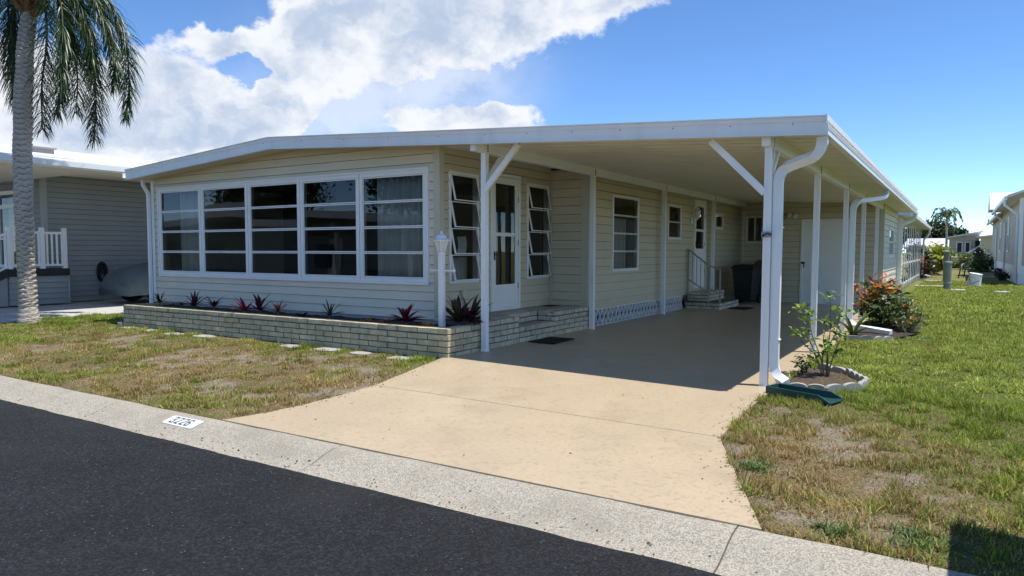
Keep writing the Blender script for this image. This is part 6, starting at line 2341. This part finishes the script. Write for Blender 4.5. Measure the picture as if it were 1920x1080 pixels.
for (x, y) in ((2.75, -4.22), (2.75, -3.15), (4.0, -4.22), (4.0, -3.15)):
    w = MB().lathe([(0.05, -0.09), (0.20, -0.09), (0.215, 0), (0.20, 0.09), (0.05, 0.09)], (0, 0, 0), 16).build('wheel', 'black_rubber', gc)
    w.matrix_basis = Matrix.Translation((x, y, 0.10)) @ Matrix.Rotation(RAD(90), 4, 'X')

# ================================================================ GRASS
def grass(name, label, x0, x1, y0, y1, dens, h0, h1, w, seed, keep, lush=0.0, segs=2):
    r = np.random.RandomState(seed)
    n = int((x1 - x0) * (y1 - y0) * dens)
    x = x0 + (x1 - x0) * r.rand(n)
    y = y0 + (y1 - y0) * r.rand(n)
    d, b = lawn_state(x, y)
    tuft = fbm(x * 5.5, y * 5.5, 91, 3)
    p = (1 - 0.62 * b) * (0.40 + 0.6 * sst(0.38, 0.58, tuft))
    ok = keep(x, y) & (r.rand(n) < p)
    x, y, d, b, tuft = x[ok], y[ok], d[ok], b[ok], tuft[ok]
    n = len(x)
    z = np.where(off_drive(x, y, 0.03), ground_z(x, y) - 0.004, drive_z(x, y) - 0.012)
    hgt = (h0 + (h1 - h0) * r.rand(n) ** 1.5) * (0.5 + 1.15 * sst(0.42, 0.68, tuft)) * (1.05 - 0.35 * d)
    az_ = r.rand(n) * 2 * np.pi
    lean = 0.25 + 0.9 * r.rand(n)
    dx = np.cos(az_) * np.sin(lean)
    dy = np.sin(az_) * np.sin(lean)
    dz = np.cos(lean)
    sx_, sy_ = -np.sin(az_ + r.randn(n) * 0.5), np.cos(az_ + r.randn(n) * 0.5)
    ww = w * (0.6 + 0.8 * r.rand(n))
    B0 = np.stack([x, y, z], -1)
    Sv = np.stack([sx_, sy_, np.zeros(n)], -1) * ww[:, None] * 0.5
    M = B0 + np.stack([dx * 0.45, dy * 0.45, dz * 0.62], -1) * hgt[:, None]
    T = B0 + np.stack([dx, dy, dz * 0.95], -1) * hgt[:, None]
    V = np.stack([B0 - Sv, B0 + Sv, M + Sv * 0.8, M - Sv * 0.8, T], 1).reshape(-1, 3)
    k = np.arange(n) * 5
    Fq = np.concatenate([np.stack([k, k + 1, k + 2], -1), np.stack([k, k + 2, k + 3], -1), np.stack([k + 3, k + 2, k + 4], -1)])
    green = np.array([[0.16, 0.235, 0.030], [0.21, 0.275, 0.04], [0.11, 0.18, 0.025], [0.27, 0.32, 0.055]])
    pale = np.array([[0.345, 0.405, 0.08], [0.295, 0.355, 0.065], [0.43, 0.465, 0.13], [0.195, 0.26, 0.05]])
    straw = np.array([[0.42, 0.33, 0.14], [0.35, 0.24, 0.11], [0.29, 0.165, 0.08], [0.48, 0.40, 0.20]])
    ci = r.randint(4, size=n)
    gsel = np.where((r.rand(n) < lush)[:, None], pale[ci], green[ci])
    dry = r.rand(n) < np.clip(d * 1.25 - 0.12 + 0.25 * (0.5 - tuft), 0.04, 0.93)
    clump = 0.62 + 0.80 * fbm(x * 2.6 + 3, y * 2.6, 77, 3)
    c = np.where(dry[:, None], straw[ci], gsel) * (0.7 + 0.6 * r.rand(n))[:, None] * clump[:, None]
    o = np_mesh(name, V, Fq, 'grass', np.repeat(c, 5, axis=0))
    return tag(o, label, 'grass', kind='stuff')


def off_drive(x, y, g=-0.018):
    return (x < drive_left(y) - g) | (x > drive_right(y) + g)


def keep_left(x, y):
    ok = off_drive(x, y) & (x < -3.3) & (y > KERB_BACK + 0.0) & ~((x > -14.07) & (x < -13.2) & False)
    ok &= ~((x > -11.33) & (y > -0.665)) & ~((x < -14.0)) & (y < 3.0) & ~((x > -11.9) & (y > -0.72) & (x < -11.3) & (y > 0.3))
    for (sx0, sy0, w, l, _) in STONES:
        ok &= ~((np.abs(x - sx0) < w / 2 - 0.03) & (np.abs(y - sy0) < l / 2 - 0.02))
    ok &= np.hypot(x + 13.68, y + 1.19) > 0.24
    return ok


def in_poly(x, y, poly):
    c = np.zeros(len(x), bool)
    j = len(poly) - 1
    for i in range(len(poly)):
        xi, yi = poly[i]
        xj, yj = poly[j]
        c ^= ((yi > y) != (yj > y)) & (x < (xj - xi) * (y - yi) / (yj - yi + 1e-12) + xi)
        j = i
    return c


def keep_right(x, y):
    ok = off_drive(x, y) & (x > 0) & (y > KERB_BACK)
    ok &= ~((y > 12.9) & (x < 0.3))
    thin = ((np.sin(x * 431.7 + y * 917.3) * 0.5 + 0.5) < 0.40) & (x > 0.42)
    ok &= ~(in_poly(x, y, [(0.16, 0.02)] + BED1 + [(0.16, 1.6)]) & ~thin)
    ok &= ~(in_poly(x, y, [(0.16, 5.0), (0.6, 5.1), (0.86, 5.4), (1.15, 6.4), (1.15, 8.0), (0.16, 8.4)]))
    q = (x - 0.145) * 0.95 + (y + 0.27) * -0.312
    ww = (x - 0.145) * 0.312 + (y + 0.27) * 0.95
    ok &= ~((q > -0.02) & (q < 0.70) & (np.abs(ww) < 0.13))
    return ok


grass('front_lawn_grass', 'patchy half dry grass between the planter and the kerb', -14.0, -3.3, -3.87, 1.6, 6800, 0.020, 0.068, 0.0072, 501, keep_left, 0.25)
grass('side_lawn_grass', 'mixed dry and green grass right of the driveway', 0.1, 3.2, -3.87, 0.6, 8500, 0.022, 0.085, 0.0065, 502, keep_right, 0.35)
grass('back_lawn_grass', 'lush light green lawn along the carport', 0.1, 4.2, 0.6, 9.0, 3600, 0.025, 0.07, 0.011, 503, keep_right, 0.8)
grass('far_lawn_grass', 'light green lawn between the houses', 0.2, 5.5, 9.0, 34.0, 900, 0.03, 0.08, 0.024, 504, keep_right, 0.8)
# rank tufts of weed
WEED = [(0.05, 0.10, 0.02), (0.08, 0.14, 0.028), (0.12, 0.19, 0.04), (0.16, 0.22, 0.05)]
for i, (x, y, s_, n_, lab) in enumerate(((0.60, -2.78, 0.12, 26, 'dark green weed tuft at the right edge of the driveway'), (1.62, -3.60, 0.13, 30, 'green weed tuft at the kerb beside the dark shadow'), (1.25, -3.70, 0.12, 22, 'green weed clump on the kerb edge left of the shadow'))):
    t = thing('weed_tuft', lab, 'weed', (x, y, float(ground_z(x, y)) - 0.005), local=True)
    VV, FF, CC, k0 = [], [], [], 0
    rr_ = np.random.RandomState(900 + i)
    for q in range(n_):
        bx_, by_ = rr_.randn(2) * s_ * 0.6
        V, Fc, C = blades((bx_, by_, 0), 9, 0.07, 0.005, WEED, (0.3, 1.3), seed=950 + 31 * i + q, bend_=0.8, segs=3)
        VV.append(V)
        FF.append(Fc + k0)
        CC.append(C)
        k0 += len(V)
    np_mesh('foliage', np.concatenate(VV), np.concatenate(FF), 'leaf', np.concatenate(CC), t)

# fallen leaf bits and grit in the gutter and on the slab edges
rr_ = np.random.RandomState(77)
LPt = []
for q in range(420):
    u = rr_.rand()
    if u < 0.55:
        x, y = -9 + 12 * rr_.rand(), -4.36 + 0.10 * abs(rr_.randn())
        z = float(np.interp(-y, [3.885, 3.99, 4.07, 4.15, 4.23, 4.30, 4.40], [-0.106, -0.112, -0.130, -0.158, -0.183, -0.194, -0.190])) + 0.006
    elif u < 0.75:
        y = -3.6 + 3.0 * rr_.rand()
        x = float(drive_right(y)) - 0.10 * abs(rr_.randn())
        z = float(drive_z(x, y)) + 0.004
    elif u < 0.9:
        y = -3.6 + 2.8 * rr_.rand()
        x = float(drive_left(y)) + 0.10 * abs(rr_.randn())
        z = float(drive_z(x, y)) + 0.004
    else:
        x, y = -3.4 + 3.4 * rr_.rand(), -3.7 + 4.5 * rr_.rand()
        z = float(drive_z(x, y)) + 0.004
    LPt.append((x, y, z))
V, Fc, C = leaf_quads(np.array(LPt), 0.022, [(0.22, 0.13, 0.06), (0.14, 0.085, 0.045), (0.32, 0.24, 0.13), (0.10, 0.07, 0.05)], 78, 0.5, 0.08)
tag(np_mesh('leaf_litter', V, Fc, 'leaf', C), 'fallen brown leaf bits scattered along the kerb and slab edges', 'leaf litter', kind='stuff')
